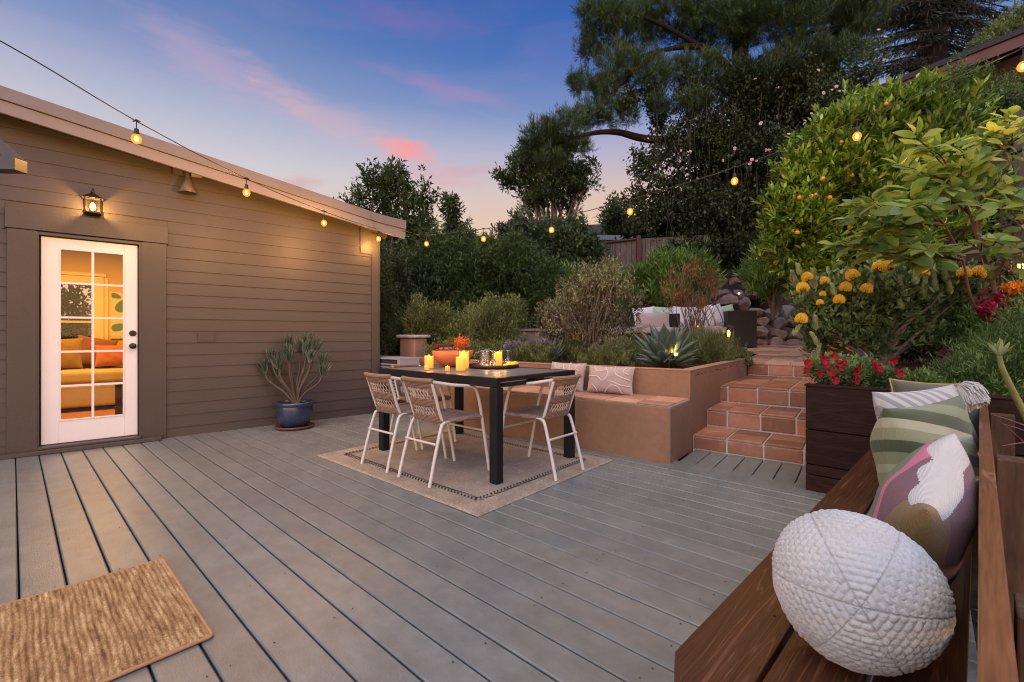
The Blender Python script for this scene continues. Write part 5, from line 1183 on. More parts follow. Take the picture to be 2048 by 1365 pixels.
for i in range(60):                                          # hanging vines
    px = rg.uniform(1300,1660); py = rg.uniform(180,400); Yd = rg.uniform(12.6,13.6); p = P(px,py,Yd); ln = rg.uniform(.8,2.6)
    mb.tube([p, p+Vector((rg.uniform(-.1,.1),0,-ln*.4)), p+Vector((rg.uniform(-.2,.2),rg.uniform(-.1,.1),-ln))], [.009,.008,.004], 4, False)
mb.build('vines', M['deadvine'], pine, origin=tpt[0])
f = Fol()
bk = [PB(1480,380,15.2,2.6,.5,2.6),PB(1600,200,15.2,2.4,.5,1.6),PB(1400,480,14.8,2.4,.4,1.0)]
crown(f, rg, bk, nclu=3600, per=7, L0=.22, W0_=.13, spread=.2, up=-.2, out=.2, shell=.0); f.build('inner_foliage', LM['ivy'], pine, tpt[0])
# climbing white rose through the pine
rose = thing('climbing_rose', 'climbing rose with small pale blossoms scattered over the ivy of the big pine', 'climbing plant', P(1640,520,12.4))
spots_ = [(1310,258),(1300,275),(1318,300),(1296,292),(1330,335),(1360,298),(1373,308),(1380,305),(1445,318),(1468,300),(1502,322),(1510,318),(1540,298),(1530,302),(1512,162),(1556,178),(1520,246),(1636,140),(1675,175),(1680,182),(1685,184),(1693,186),(1663,182),(1646,195),(1635,215),(1608,245),(1620,230),(1555,180),(1523,250),(1760,62),(1770,75),(1765,115),(1610,252),(1580,272),(1590,295),(1600,288),(1538,298),(1500,324),(1502,325),(1566,345),(1610,248),(1650,190)]
rr_ = random.Random(3); base_r = None
for i, (px, py) in enumerate(spots_):
    p = P(px+rr_.uniform(-4,4), py+rr_.uniform(-4,4), 12.35); s_ = rr_.uniform(.026,.045)
    mb = MB(); 
    for ring, (rr0, zz0, kk) in enumerate(((1,0,6),(.6,.35,5),(.3,.5,4))):
        for j in range(kk):
            a = 2*math.pi*(j+.5*ring)/kk; c_, s__ = math.cos(a), math.sin(a)
            mb.add([(0,0,zz0*s_*.5),(rr0*s_*math.cos(a-.5),rr0*s_*math.sin(a-.5),(zz0+.25)*s_),(rr0*s_*1.15*c_,rr0*s_*1.15*s__,(zz0+.15)*s_),(rr0*s_*math.cos(a+.5),rr0*s_*math.sin(a+.5),(zz0+.25)*s_)], [(0,1,2,3)])
    o = mb.build('blossom', M['rose'], rose, loc=p-rose.location, rot=(R(70)+rr_.uniform(-.6,.6), rr_.uniform(-.6,.6), rr_.uniform(-.5,.5)))
f = Fol(); crown(f, rg, [PB(1660,200,12.7,.8,.4,.7),PB(1560,290,12.8,.9,.4,.6),PB(1740,110,12.6,.6,.4,.5),PB(1600,380,12.7,.7,.4,1.2)], nclu=900, per=7, L0=.07, W0_=.04, spread=.12, gap=.3, gscale=2)
f.build('foliage', LM['privet'], rose, rose.location)

# redwood behind, upper right: drooping sprays with sky between
rw = thing('redwood_tree', 'tall dark conifer with drooping branches against the blue sky at the upper right', 'tree', P(1862,420,27)); 
mb = MB(); mb.tube([P(1862,420,27), P(1862,150,27), P(1866,-80,27)], [.9,.75,.5], 12, False)
f = Fol(); rg = np.random.default_rng(31)
for i in range(190):
    s_ = 1 if rg.random() < .5 else -1; py0 = rg.uniform(-200,165); ln = rg.uniform(80,215)*(1 if s_ < 0 else .9); dy = rg.uniform(.10,.38)*ln; Yd = 27+rg.uniform(-2,2)
    pts = smooth_path([P(1862,py0,Yd), P(1862+s_*ln*.4,py0+dy*.25,Yd), P(1862+s_*ln,py0+dy,Yd)], 6); m_ = len(pts)
    mb.tube(pts, [.07*(1-.8*j/(m_-1)) for j in range(m_)], 5, False)
    pa = np.array([tuple(p) for p in pts]); k = rg.integers(1, m_, 210); t_ = rg.random(210)[:,None]; q = pa[k-1]*(1-t_)+pa[k]*t_
    D = np.stack([rg.normal(0,.5,210)+s_*.4, rg.normal(0,.5,210), -rg.random(210)*.9-.1], 1); f.add(*leaf_geo(q+rg.normal(0,.08,(210,3)), D, rdir(rg,210), rg.uniform(.25,.6,210), rg.uniform(.035,.07,210), 'd', .1))
mb.build('trunk', mat('redwood_bark', (.030,.024,.024,1), .95, (.016,.013,.013,1), 3, bump=1, bscale=8, spec=.1), rw, origin=rw.location); f.build('crown', LM['redwood'], rw, rw.location)
plant('shrub', 'rounded green bush above the neighbour roof in the top right corner', 'bush', [PB(2000,75,17,.7,.6,.5),PB(2045,45,17,.8,.7,.6),PB(1960,90,17,.4,.4,.25),PB(2090,40,17,.9,.9,.8)], dict(nclu=1300, per=9, L0=.12, W0_=.04, spread=.12), LM['pale'], seed=33, base=P(2020,150,17), stem=M['greystem'], nbr=8)

# neighbour house roof edge, upper right
M['shingle'] = mat('dark_shingle', (.022,.024,.03,1), .8, (.012,.013,.016,1), 12, bump=.6, bscale=20); M['redwood_trim'] = mat('dark_red_trim', (.11,.030,.024,1), .6, (.075,.022,.018,1), 4)
pa, pb2 = P(1745,188,12.6), P(2110,42,10.6); nh = thing('neighbour_house', 'dark red eave and shingle roof of the neighbouring house at the upper right', 'house', pa)
v = pb2-pa; ln = math.hypot(v.x, v.y); an = math.atan2(v.y, v.x); sl_ = v.z/ln
def rake(y0,y1,dz0,dz1): return MB().prism_xz([(0,dz0),(ln,sl_*ln+dz0),(ln,sl_*ln+dz1),(0,dz1)], y0, y1)
nh.rotation_euler = (0,0,an)
rake(0,6,.02,.16).build('roof', M['shingle'], nh); rake(.06,.10,-.26,.015).build('fascia', M['redwood_trim'], nh)
MB().prism_xz([(.3,-4),(ln,-4),(ln,sl_*ln-.1),(.3,-.05)], 1.0, 5.6).build('wall', mat('neighbour_wall', (.075,.028,.022,1), .7, (.05,.02,.017,1), 3), nh)
MB().box(1.2,1.9,.93,.99,-.35,.15).build('window', emat('warm_window', (1,.20,.04,1), .5), nh)
# small house behind the fence and the one with the chimney
M['grey_shingle'] = mat('grey_shingle', (.16,.17,.20,1), .85, (.11,.12,.14,1), 9, stretch=(1,1,4), bump=.5, bscale=24)
M['grey_wall'] = mat('grey_house_wall', (.10,.085,.078,1), .8, (.085,.07,.065,1), 3)
h1 = thing('neighbour_shed', 'low house with grey shingle hip roof behind the wooden fence', 'house', P(1228,480,19))
MB().box(-1.3,1.6,.2,3,-3,.02).build('wall', M['grey_wall'], h1)
mb = MB(); mb.add([(-1.2,0,.0),(1.75,0,.0),(1.75,3.2,0),(-1.2,3.2,0),(-.55,1.4,.50),(1.0,1.4,.50)], [(0,1,5,4),(1,2,5),(2,3,4,5),(3,0,4),(3,2,1,0)]); mb.build('roof', M['grey_shingle'], h1)
h2 = thing('neighbour_house', 'distant house with a low grey roof and brick chimney left of the centre tree', 'house', P(1010,490,24))
MB().box(-1.1,2.4,.2,4,-6,0).build('wall', M['grey_wall'], h2); mb = MB(); mb.add([(-1.2,0,0),(2.6,0,.0),(2.6,4,0),(-1.2,4,0),(-.2,2,.55),(1.8,2,.55)], [(0,1,5,4),(1,2,5),(2,3,4,5),(3,0,4),(3,2,1,0)]); rf = mb.build('roof', M['grey_shingle'], h2)
mb = MB(); mb.box(-.95,-.45,1,1.5,-.2,.42); mb.box(-1.0,-.40,.95,1.55,.42,.50); mb.tube([(-.7,1.25,.5),(-.7,1.25,1.2)], .02, 5); mb.tube([(-.8,1.25,1.0),(-.6,1.25,1.0)], .015, 4); mb.build('chimney', mat('brick_red', (.20,.09,.06,1), .9, (.12,.055,.04,1), 20), rf)

# wooden fence climbing the slope
fe = thing('wooden_fence', 'weathered board fence with dark red rail and post behind the oleanders', 'fence', P(1240,600,14))
o_ = fe.location; FE = [fe]
def fence_run(pxa, ya, Ya, pxb, yb_, Yb, name='board_panel'):
    fe_ = FE[0]; o_ = fe_.location
    a, b = P(pxa, ya, Ya), P(pxb, yb_, Yb); n = max(1, int((b-a).length/.15)); mb = MB()
    for i in range(n):
        p, q = a.lerp(b, i/n), a.lerp(b, (i+.93)/n); d = (q-p).normalized(); nn = Vector((-d.y, d.x, 0)).normalized()*.02
        mb.add([tuple(v_-o_) for v_ in (p-nn-Vector((0,0,2.4)), q-nn-Vector((0,0,2.4)), q+nn-Vector((0,0,2.4)), p+nn-Vector((0,0,2.4)), p-nn, q-nn, q+nn, p+nn)], [(0,3,2,1),(4,5,6,7),(0,1,5,4),(1,2,6,5),(2,3,7,6),(3,0,4,7)])
    mb.build(name, M['fence'], fe_)
fence_run(1100,500,15,1208,494,14.2); fence_run(1210,488,14,1275,480,13.6); fence_run(1280,478,13.6,1420,470,12.8)
a, b = P(1206,486,13.95), P(1277,478,13.5); MB().tube([a-o_, b-o_], .035, 4).build('top_rail', M['fence_red'], fe)
for (px, yt, Yd) in ((1277,472,13.5),(1208,486,14.05)): p = P(px,yt,Yd)-o_; MB().box(p.x-.06,p.x+.06,p.y-.06,p.y+.04,p.z-2.6,p.z).build('post', M['fence_red'], fe)
# another fence top at the far right
fe2 = thing('wooden_fence', 'dark weathered fence at the right edge beyond the broad leafed shrub', 'fence', P(2035,225,7.5)); FE[0] = fe2
fence_run(2028,222,7.6,2110,215,7.2); fence_run(1990,300,7.8,2028,300,7.6)
rb = thing('timber_retaining_wall', 'dark timber board retaining wall behind the pincushion shrub', 'retaining wall', bedW(1700,640,6.6)+Vector((0,0,-.1)), R(-30))
for k in range(7): MB().box(-.4,5.4,0,.06,.22*k,.22*k+.21).build('board', M['planter_wood'], rb, bevel=.003)
for x_ in (.0,1.5,3.0): MB().box(x_,x_+.10,-.08,-.002,-.1,1.60).build('post', M['planter_wood'], rb)

# ================================================================ rocks
def rock(name, label, grp, p, sx, sy, sz, m_, seed):
    rg = random.Random(seed); bm_ = bmesh.new(); bmesh.ops.create_icosphere(bm_, subdivisions=3, radius=1)
    planes = [(Vector((rg.gauss(0,1),rg.gauss(0,1),rg.gauss(0,1))).normalized(), rg.uniform(.52,.86)) for _ in range(14)]
    for v in bm_.verts:
        c = v.co.copy()
        for nn, d in planes:
            s_ = c.dot(nn)-d
            if s_ > 0: c -= nn*s_*.98
        c += c*(.05*math.sin(c.x*7+seed)*math.cos(c.z*6+c.y*5)); v.co = Vector((c.x*sx, c.y*sy, c.z*sz))
    me = bpy.data.meshes.new(name); bm_.to_mesh(me); bm_.free(); 
    o = link(name, me, None, p, (rg.uniform(-.3,.3), rg.uniform(-.3,.3), rg.uniform(-.5,.5)), m_); return tag(o, label, 'rock', grp)
tones = [M['stone'], mat('rock_plum', (.18,.11,.10,1), .8, (.09,.06,.06,1), 4, bump=1, bscale=11, contrast=3, fine=.2), mat('rock_brown', (.26,.16,.11,1), .8, (.14,.09,.07,1), 4, bump=1, bscale=11, contrast=3, fine=.2), mat('rock_grey', (.17,.14,.14,1), .8, (.09,.08,.085,1), 4, bump=1, bscale=11, contrast=3, fine=.2)]
rg = random.Random(77); idx = 0
def rockfield(rows, label, grp, Yd, mats_=tones, dY=.0):
    global idx
    for (py, x0, x1, size) in rows:
        x = x0
        while x < x1:
            w_ = size*rg.uniform(.75,1.3); hgt = size*rg.uniform(.7,1.05); p = P(x+w_/2, py+rg.uniform(-4,4), Yd+dY*(700-py)/100+rg.uniform(-.1,.1)); k = Yd/F
            rock('boulder', label, grp, p, w_*k*.62, w_*k*.55, hgt*k*.60, mats_[rg.randrange(len(mats_))], idx); idx += 1; x += w_*.95
rockfield([(690,1500,1725,34),(668,1492,1730,38),(646,1480,1720,30),(628,1500,1700,34)], 'rough plum and brown boulder of the dry stone wall behind the patio', 'boulders of the patio wall', 10.6, dY=.7)
rockfield([(606,1430,1475,34),(588,1425,1510,36),(565,1430,1500,30),(548,1430,1480,28)], 'grey plum boulder stacked up the slope right of the red tipped shrub', 'boulders stacked on the slope', 11.4, dY=1.0)
rockfield([(612,1285,1355,26),(598,1295,1345,22)], 'brown boulder behind the left end of the wicker sofa', 'boulders behind the sofa', 11.2, dY=.5)
rockfield([(540,1425,1490,24),(528,1430,1480,20),(517,1440,1475,16)], 'dark slate stone at the top of the rocky slope', 'slate stones on the slope', 12.6, [M['slate']], dY=1.0)
rock('boulder', 'pale flat rock at the foot of the stone wall', None, P(1625,697,10.1), .42, .25, .12, mat('pale_rock', (.30,.29,.29,1), .8, (.20,.19,.19,1), 6, bump=.6, bscale=14), 999)
# ================================================================ shrubs and hedges behind the bed
LEN = [0]
def shrub(name, label, cat, pts, lm, Yd, nclu, per, L0, W0_, seed, stem=None, base_px=None, zb=.70, **kw):
    """pts: (px, py, rx, rz[, dY]) blobs at depth Yd"""
    bl = [PB(p[0], p[1], Yd+(p[4] if len(p) > 4 else 0), p[2], p[2]*.9, p[3]) for p in pts]
    bx = base_px or sum(p[0] for p in pts)/len(pts); x = (bx-CX)/F*Yd
    nbr = kw.pop('nbr', 10); r0 = kw.pop('r0', .02); grp = kw.pop('group', None); sn = kw.pop('stemname', 'stem'); r1 = kw.pop('r1', .004)
    return plant(name, label, cat, bl, dict(nclu=nclu, per=per, L0=L0, W0_=W0_, **kw), LM[lm], base=(x, Yd, zb), stem=stem, seed=seed, nbr=nbr, r0=r0, group=grp, stemname=sn, r1=r1)
S = M['greystem']
shrub('bamboo_hedge', 'big dark feathery hedge filling the middle distance, left half', 'hedge', [(815,590,.95,.95),(880,560,1.0,1.1),(850,650,1.3,.8),(800,660,.9,.7),(930,600,.8,1.1),(900,510,.6,.5),(945,530,.6,.5)], 'hedge', 10.8, 5200, 9, .13, .020, 41, S, spread=.12, up=-.1, out=.6, shape='d', droop=.25, gap=.1, gscale=2, nbr=16)
shrub('bamboo_hedge', 'big dark feathery hedge filling the middle distance, right half', 'hedge', [(1000,560,1.0,.9),(1050,580,.9,.9),(990,630,1.1,.9),(1070,640,.8,.8),(960,510,.5,.45),(1020,505,.6,.45),(1090,600,.5,.9)], 'hedge', 11.2, 4600, 9, .13, .020, 42, S, spread=.12, up=-.1, out=.6, shape='d', droop=.25, gap=.1, gscale=2, nbr=14)
shrub('evergreen_bush', 'dark bush in the gap between the house corner and the hedge', 'bush', [(775,600,.45,.9),(800,640,.5,.6),(770,690,.5,.5),(812,700,.4,.35),(790,545,.3,.5)], 'ivy', 9.2, 1500, 8, .07, .03, 43, S, spread=.10)
shrub('climbing_jasmine', 'small leafed pale green climber beside the house corner', 'climbing plant', [(768,540,.16,.45),(772,610,.22,.5),(768,680,.24,.35),(785,650,.2,.4),(764,500,.08,.3)], 'privet', 7.9, 1100, 8, .035, .018, 44, S, spread=.08, out=.5)
shrub('pale_shrub', 'pale green leafy shrub beside the stucco pillar', 'shrub', [(840,640,.26,.28),(860,670,.38,.26),(900,660,.36,.30),(835,615,.14,.18),(920,685,.35,.2),(880,635,.2,.2)], 'pale', 7.7, 1500, 10, .060, .012, 45, S, spread=.09, up=.5, out=.5, shape='d')
shrub('pale_shrub', 'taller pale green leafy shrub in the middle of the row before the dark hedge', 'shrub', [(960,640,.36,.28),(1000,650,.38,.30),(1030,625,.20,.22),(985,615,.2,.16),(950,675,.36,.22),(1010,685,.34,.22),(1022,610,.12,.14)], 'pale', 7.6, 1700, 10, .060, .012, 46, S, spread=.09, up=.5, out=.5, shape='d')
shrub('low_shrub', 'low dark green mound behind the tray of glasses', 'shrub', [(930,705,.4,.14),(990,705,.35,.14),(880,708,.25,.10)], 'grass', 7.1, 600, 10, .05, .010, 47, None, spread=.08, up=.6)
# brown-leafed open shrub with visible limbs
shrub('open_shrub', 'large open shrub with bronze green leaves and bare lower limbs left of the agave', 'shrub', [(1120,640,.34,.30),(1150,590,.30,.30),(1190,560,.34,.26),(1230,590,.34,.34),(1190,640,.42,.36),(1255,640,.24,.26),(1100,670,.2,.16),(1090,625,.14,.12),(1215,540,.16,.14),(1160,680,.3,.2),(1275,600,.12,.16)], 'olive', 7.0, 1250, 9, .052, .019, 48, S, base_px=1165, spread=.11, up=.9, out=.5, nbr=90, r0=.020, r1=.003, gap=.75, gscale=4.5, shell=.2)
shrub('yellow_tipped_shrub', 'yellow tipped upright shrub at the top of the open bronze shrub', 'shrub', [(1212,560,.16,.18),(1228,545,.1,.16),(1170,562,.06,.07),(1150,600,.05,.06)], 'proteatip', 6.9, 170, 9, .055, .016, 49, S, spread=.05, up=1.2, out=.3, nbr=14, r0=.008)
# oleanders and grasses up the slope
shrub('oleander', 'light green oleander before the wooden fence, left of the red tipped shrub', 'shrub', [(1290,570,.42,.45),(1260,595,.4,.4),(1310,560,.3,.3),(1240,575,.3,.3)], 'oleander', 11.4, 620, 12, .19, .026, 51, S, spread=.12, up=.9, out=.5, zb=1.2)
shrub('oleander', 'bright green oleander behind the red tipped shrub', 'shrub', [(1350,560,.5,.5),(1385,535,.4,.4),(1340,590,.5,.4),(1410,560,.3,.4),(1330,530,.3,.3)], 'oleander', 10.8, 700, 12, .20, .028, 52, S, spread=.12, up=.9, out=.5, zb=1.2)
shrub('oleander', 'bright green oleander right of the slate stones, left of the orange tree', 'shrub', [(1530,545,.42,.42),(1560,520,.40,.40),(1540,575,.36,.26),(1590,555,.36,.38),(1510,565,.22,.26),(1545,500,.25,.25)], 'oleander', 9.0, 520, 13, .17, .024, 53, S, spread=.12, up=.9, out=.5, zb=1.4)
shrub('leafy_bush', 'blue green leafy bush beneath the rounded tree, left of the fence boards', 'bush', [(1150,560,.5,.35),(1190,585,.5,.4),(1130,590,.4,.4),(1220,560,.35,.3),(1210,610,.4,.3)], 'oleander', 12, 620, 11, .15, .026, 54, S, spread=.12, up=.5, zb=1.0)
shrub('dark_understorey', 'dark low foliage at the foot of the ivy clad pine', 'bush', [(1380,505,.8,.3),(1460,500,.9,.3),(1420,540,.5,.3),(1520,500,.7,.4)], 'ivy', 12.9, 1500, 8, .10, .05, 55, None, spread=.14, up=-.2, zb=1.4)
shrub('red_tipped_shrub', 'red tipped upright shrub with thin stems in front of the sofa cushions', 'shrub', [(1345,560,.20,.22),(1385,545,.24,.24),(1420,560,.20,.22),(1360,600,.26,.20),(1405,610,.22,.2),(1330,580,.14,.16),(1430,590,.1,.14)], 'red', 8.3, 190, 10, .075, .013, 56, M['redstem'], base_px=1390, spread=.10, up=2.2, out=.12, nbr=46, r0=.008, r1=.003, shell=.1, gap=.6, gscale=5)
# low planting in the bed
def mound(name, label, cat, px, py, Yd, rx, rz, lm, n, L0, W0_, seed, up=1.0, per=12, shape='d', out=.8, group=None):
    p = P(px, py, Yd); p.z = .70; return plant(name, label, cat, [(p.x,p.y,p.z+rz*.45,rx,rx*.9,rz)], dict(nclu=n, per=per, L0=L0, W0_=W0_, spread=L0*.8, up=up, out=out, shape=shape), LM[lm], base=p, seed=seed, group=group)
mound('thyme_mound', 'low green thyme mound spilling at the wall behind the bench pillow', 'ground plant', 1215, 0, 5.75, .30, .17, 'thyme', 900, .042, .007, 61)
mound('thyme_mound', 'low thyme mound between the open shrub and the agave', 'ground plant', 1238, 0, 6.1, .24, .24, 'thyme', 800, .05, .007, 62)
mound('thyme_mound', 'bright green rounded thyme mound behind the table corner', 'ground plant', 1062, 0, 6.15, .26, .17, 'grass', 800, .045, .008, 63)
mound('thyme_mound', 'low thyme mound between the bright green one and the open shrub', 'ground plant', 1140, 0, 6.9, .24, .2, 'thyme', 700, .05, .008, 64)
mound('grassy_plant', 'fine leafed grassy plant at the right of the agave', 'ground plant', 1425, 0, 6.1, .32, .26, 'grass', 900, .08, .005, 65, shape='n')
mound('grassy_plant', 'fine leafed plant close behind the agave on its right', 'ground plant', 1395, 0, 6.6, .25, .30, 'grass', 700, .09, .005, 66, shape='n')
mound('silver_plant', 'low silvery plant spilling over the end of the stucco wall by the steps', 'ground plant', 1480, 0, 6.5, .16, .14, 'pale', 420, .03, .008, 67)
mound('grassy_plant', 'low grassy clump under the sofa seat pads left of the agave', 'ground plant', 1290, 0, 7.3, .45, .15, 'grass', 420, .08, .006, 68, shape='n')
def flowers(name, label, cat, px, py, Yd, rx, rz, lm, n, per, L0, W0_, seed, leaf='grass', z=None):
    p = P(px, py, Yd); base = Vector((p.x, p.y, .70 if z is None else z)); rg = np.random.default_rng(seed); t = thing(name, label, cat, base)
    f = Fol(); C = crown(f, rg, [(p.x,p.y,p.z,rx,rx*.8,rz)], nclu=n, per=per, L0=L0, W0_=W0_, spread=L0*.4, up=.5, out=.4, shell=.3); f.build('flowers', LM[lm], t, base)
    f = Fol(); crown(f, rg, [(p.x,p.y,(p.z+base.z)/2,rx,rx*.8,max(.05,(p.z-base.z)*.5))], nclu=n*3, per=8, L0=.05, W0_=.009, spread=.05, up=1); f.build('foliage', LM[leaf], t, base); return t
flowers('lavender', 'lavender with pale purple heads left of the bright thyme mound', 'flowering plant', 1032, 694, 6.4, .20, .10, 'lav', 120, 8, .022, .012, 71)
flowers('lavender', 'lavender with purple heads between the green mound and the blue agave', 'flowering plant', 1088, 688, 6.5, .14, .07, 'lav', 90, 8, .022, .012, 72)
flowers('lavender', 'sprawling lavender with sparse purple heads beside the dark sofa arm', 'flowering plant', 1410, 668, 7.2, .35, .12, 'lav', 80, 6, .020, .010, 73)
flowers('geranium', 'orange red geranium below the lit path lantern', 'flowering plant', 1452, 690, 6.6, .10, .075, 'coralflower', 90, 7, .028, .024, 74)
flowers('geranium', 'small orange red flowers seen left of the agave in front of the seat pads', 'flowering plant', 1285, 672, 7.5, .10, .05, 'coralflower', 16, 6, .022, .018, 75)
flowers('yellow_daisy', 'small clump of yellow flowers glowing under the open bronze shrub', 'flowering plant', 1150, 676, 6.9, .09, .05, 'pin' if False else 'orangeflower', 18, 6, .022, .014, 76)
# blade plants
def agave(name, label, loc, n, L0, W0_, seed, tilt0=12, tilt1=80, m_=None):
    rg = random.Random(seed); t = thing(name, label, 'agave', loc); V = []; Fs = []; 
    for i in range(n):
        fr = i/n; az = i*2.39996+rg.uniform(-.15,.15); tl = R(tilt0+(tilt1-tilt0)*fr**.8)+rg.uniform(-.06,.06); L_ = L0*(.75+.35*math.sin(math.pi*min(1,fr+.25)))*rg.uniform(.9,1.08); W_ = W0_*rg.uniform(.85,1.1)
        d = Vector((math.cos(az)*math.sin(tl), math.sin(az)*math.sin(tl), math.cos(tl))); s_ = Vector((-math.sin(az), math.cos(az), 0)); up_ = s_.cross(d)*-1
        if up_.z < 0 and tl > .2: up_ = -up_
        o = Vector((math.cos(az)*.03, math.sin(az)*.03, .02)); rows = 11; b0 = len(V); bend = rg.uniform(-.02,.10)*(1 if tl > .6 else -.3)
        for j in range(rows):
            q = j/(rows-1); w_ = W_*(.55+1.15*q-.2*q*q)*(1-q**5.5)**.9*(1 if q < .5 else (1-((q-.5)/.5)**2.2*.93)) if q < 1 else .0008
            c = o+d*L_*q+up_*(bend*L_*q*q); th = .012*(1-q)+.002; cup = w_*.28
            V += [c+s_*w_*.5+up_*cup, c+s_*w_*.27+up_*cup*.25, c, c-s_*w_*.27+up_*cup*.25, c-s_*w_*.5+up_*cup, c-s_*w_*.25-up_*th, c+s_*w_*.25-up_*th]
        for j in range(rows-1):
            a = b0+j*7; b = a+7
            for k in range(7): Fs.append((a+k, a+(k+1) % 7, b+(k+1) % 7, b+k))
    me = mesh_np(name, np.array([tuple(v) for v in V]), np.array(Fs), True); link('leaves', me, t, mats=m_ or LM['agave']); return t
agave('agave', 'large blue green agave with pointed leaves beside the lit garden spotlight', (P(1333,0,5.42).x, 5.42, .70), 40, .50, .135, 5)
agave('agave', 'small blue grey agave clump between the lavender and the open shrub', (P(1102,0,6.6).x, 6.6, .70), 26, .32, .035, 6, 5, 60)
agave('agave', 'small blue agave left of its neighbour behind the lavender', (P(1078,0,6.9).x, 6.9, .70), 18, .34, .05, 8, 5, 50)

# ================================================================ orange tree
ot = [(1640,330,.55,.5),(1700,280,.6,.45),(1770,240,.5,.4),(1840,260,.6,.5),(1610,420,.55,.55),(1700,390,.8,.7),(1800,340,.7,.6),(1600,490,.45,.45),(1670,500,.6,.5),(1760,470,.8,.6),(1890,320,.6,.6),(1840,430,.8,.7),(1850,185,.22,.2),(1815,205,.25,.2),(1600,355,.25,.2),(1680,240,.25,.18),(1575,440,.2,.2),(1640,555,.4,.3)]
obl = [PB(a,b,6.6,rx,rx*.95,rz) for a,b,rx,rz in ot]
base = bedW(1700,0,6.7)
t, C = plant('orange_tree', 'lush orange tree dotted with small ripe oranges at the right', 'tree', obl, dict(nclu=5200, per=11, L0=.105, W0_=.036, spread=.08, up=.55, out=.75, rnd_=.7, shape='b', shell=.55, fold=.18, droop=.12), LM['citrus'], base=base, stem=M['bark'], seed=81, nbr=40, r0=.05, r1=.008, stemname='trunk', fname='crown')
frm = bpy.data.meshes.new('fruit'); b_ = bmesh.new(); bmesh.ops.create_uvsphere(b_, u_segments=16, v_segments=12, radius=.029); b_.to_mesh(frm); b_.free(); frm.polygons.foreach_set('use_smooth', [True]*len(frm.polygons)); frm.materials.append(M['orange_fruit'])
for (a, b) in ((408,410),(465,462),(490,495),(540,530),(590,573),(635,585),(523,600),(468,600),(470,650),(168,727),(235,718),(260,712),(340,727),(155,925),(735,490),(955,500),(455,895),(405,980),(445,970),(660,195),(300,620),(560,470)):
    px, py = 1540+a/2.844, 140+b/2.844; p = P(px, py, 6.12+rr_.uniform(-.08,.16)); o = bpy.data.objects.new('fruit', frm); COL.objects.link(o); o.parent = t; o.location = p-base; o.scale = (rr_.uniform(.85,1.15),)*3
# small pale-branched tree and the dark mass behind it
shrub('slender_tree', 'small feathery tree with pale forked branches below the neighbour eave', 'tree', [(1900,200,.45,.4),(1950,190,.5,.4),(1920,150,.3,.25),(1985,230,.5,.45),(1870,240,.35,.3),(2040,200,.5,.5),(1935,260,.5,.35)], 'feather', 8.8, 1500, 10, .075, .022, 82, M['pale_bark'], base_px=1935, spread=.10, up=.2, gap=.4, gscale=2.2, nbr=34, r0=.03, r1=.006, zb=2.5, stemname='trunk')
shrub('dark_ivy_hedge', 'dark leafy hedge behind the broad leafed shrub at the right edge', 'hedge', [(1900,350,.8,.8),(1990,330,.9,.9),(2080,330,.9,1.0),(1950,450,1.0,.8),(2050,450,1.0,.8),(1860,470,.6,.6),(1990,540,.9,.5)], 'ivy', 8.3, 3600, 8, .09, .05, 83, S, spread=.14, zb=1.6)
shrub('white_rose_bush', 'rambling white rose at the far right above the fence top', 'flowering plant', [(2010,205,.25,.2),(2045,215,.3,.22),(2085,200,.3,.3)], 'privet', 8.0, 260, 8, .06, .03, 84, None, spread=.12, zb=2.4)

# ================================================================ broad-leafed shrub, right foreground
bt = thing('broad_leafed_shrub', 'spreading shrub with large rounded yellow green leaves and thin curving stems at the right', 'shrub', bedW(1992,0,3.75)); bo = bt.location
rg = np.random.default_rng(90); mb = MB(); f = Fol()
fork = [Vector(P(1990,700,3.75)), Vector(P(1985,640,3.75))]
trunks = [[bo, P(1990,700,3.75), P(1994,640,3.72), P(1985,560,3.7), P(1962,500,3.65), P(1940,430,3.6), P(1915,370,3.5)],
          [P(1990,690,3.75), P(1965,640,3.7), P(1940,590,3.6), P(1925,520,3.5), P(1890,450,3.4)],
          [P(1985,560,3.7), P(2010,520,3.6), P(2045,450,3.5), P(2090,400,3.4)],
          [P(1962,500,3.65), P(1955,420,3.7), P(1965,350,3.7), P(2000,300,3.7)]]
for i, tpts in enumerate(trunks):
    q = smooth_path(tpts, 6); m_ = len(q); mb.tube(q, [(.022 if i == 0 else .015)*(1-.65*j/(m_-1)) for j in range(m_)], 8, False)
tw = [((1915,370),3.5,[(1860,300),(1830,270),(1900,290),(1790,330),(1880,340)]),((1890,450),3.4,[(1800,420),(1740,400),(1700,410),(1820,380),(1760,450),(1690,440),(1730,470),(1780,490)]),((1940,430),3.6,[(1880,380),(1830,350),(1850,420),(1900,410)]),
      ((2000,300),3.7,[(1985,265),(2040,262),(2060,300),(2020,330),(1960,280),(2010,240)]),((2045,450),3.5,[(2040,380),(2000,420),(2080,460),(2060,400),(2090,340)]),((1925,520),3.5,[(1850,500),(1810,520),(1870,540),(1770,510),(1700,500),(1670,490)]),((1962,500),3.65,[(2000,480),(2030,500),(1980,540),(2040,545)]),((1955,420),3.7,[(1930,330),(1960,310),(1990,360),(1940,370),(2030,360)])]
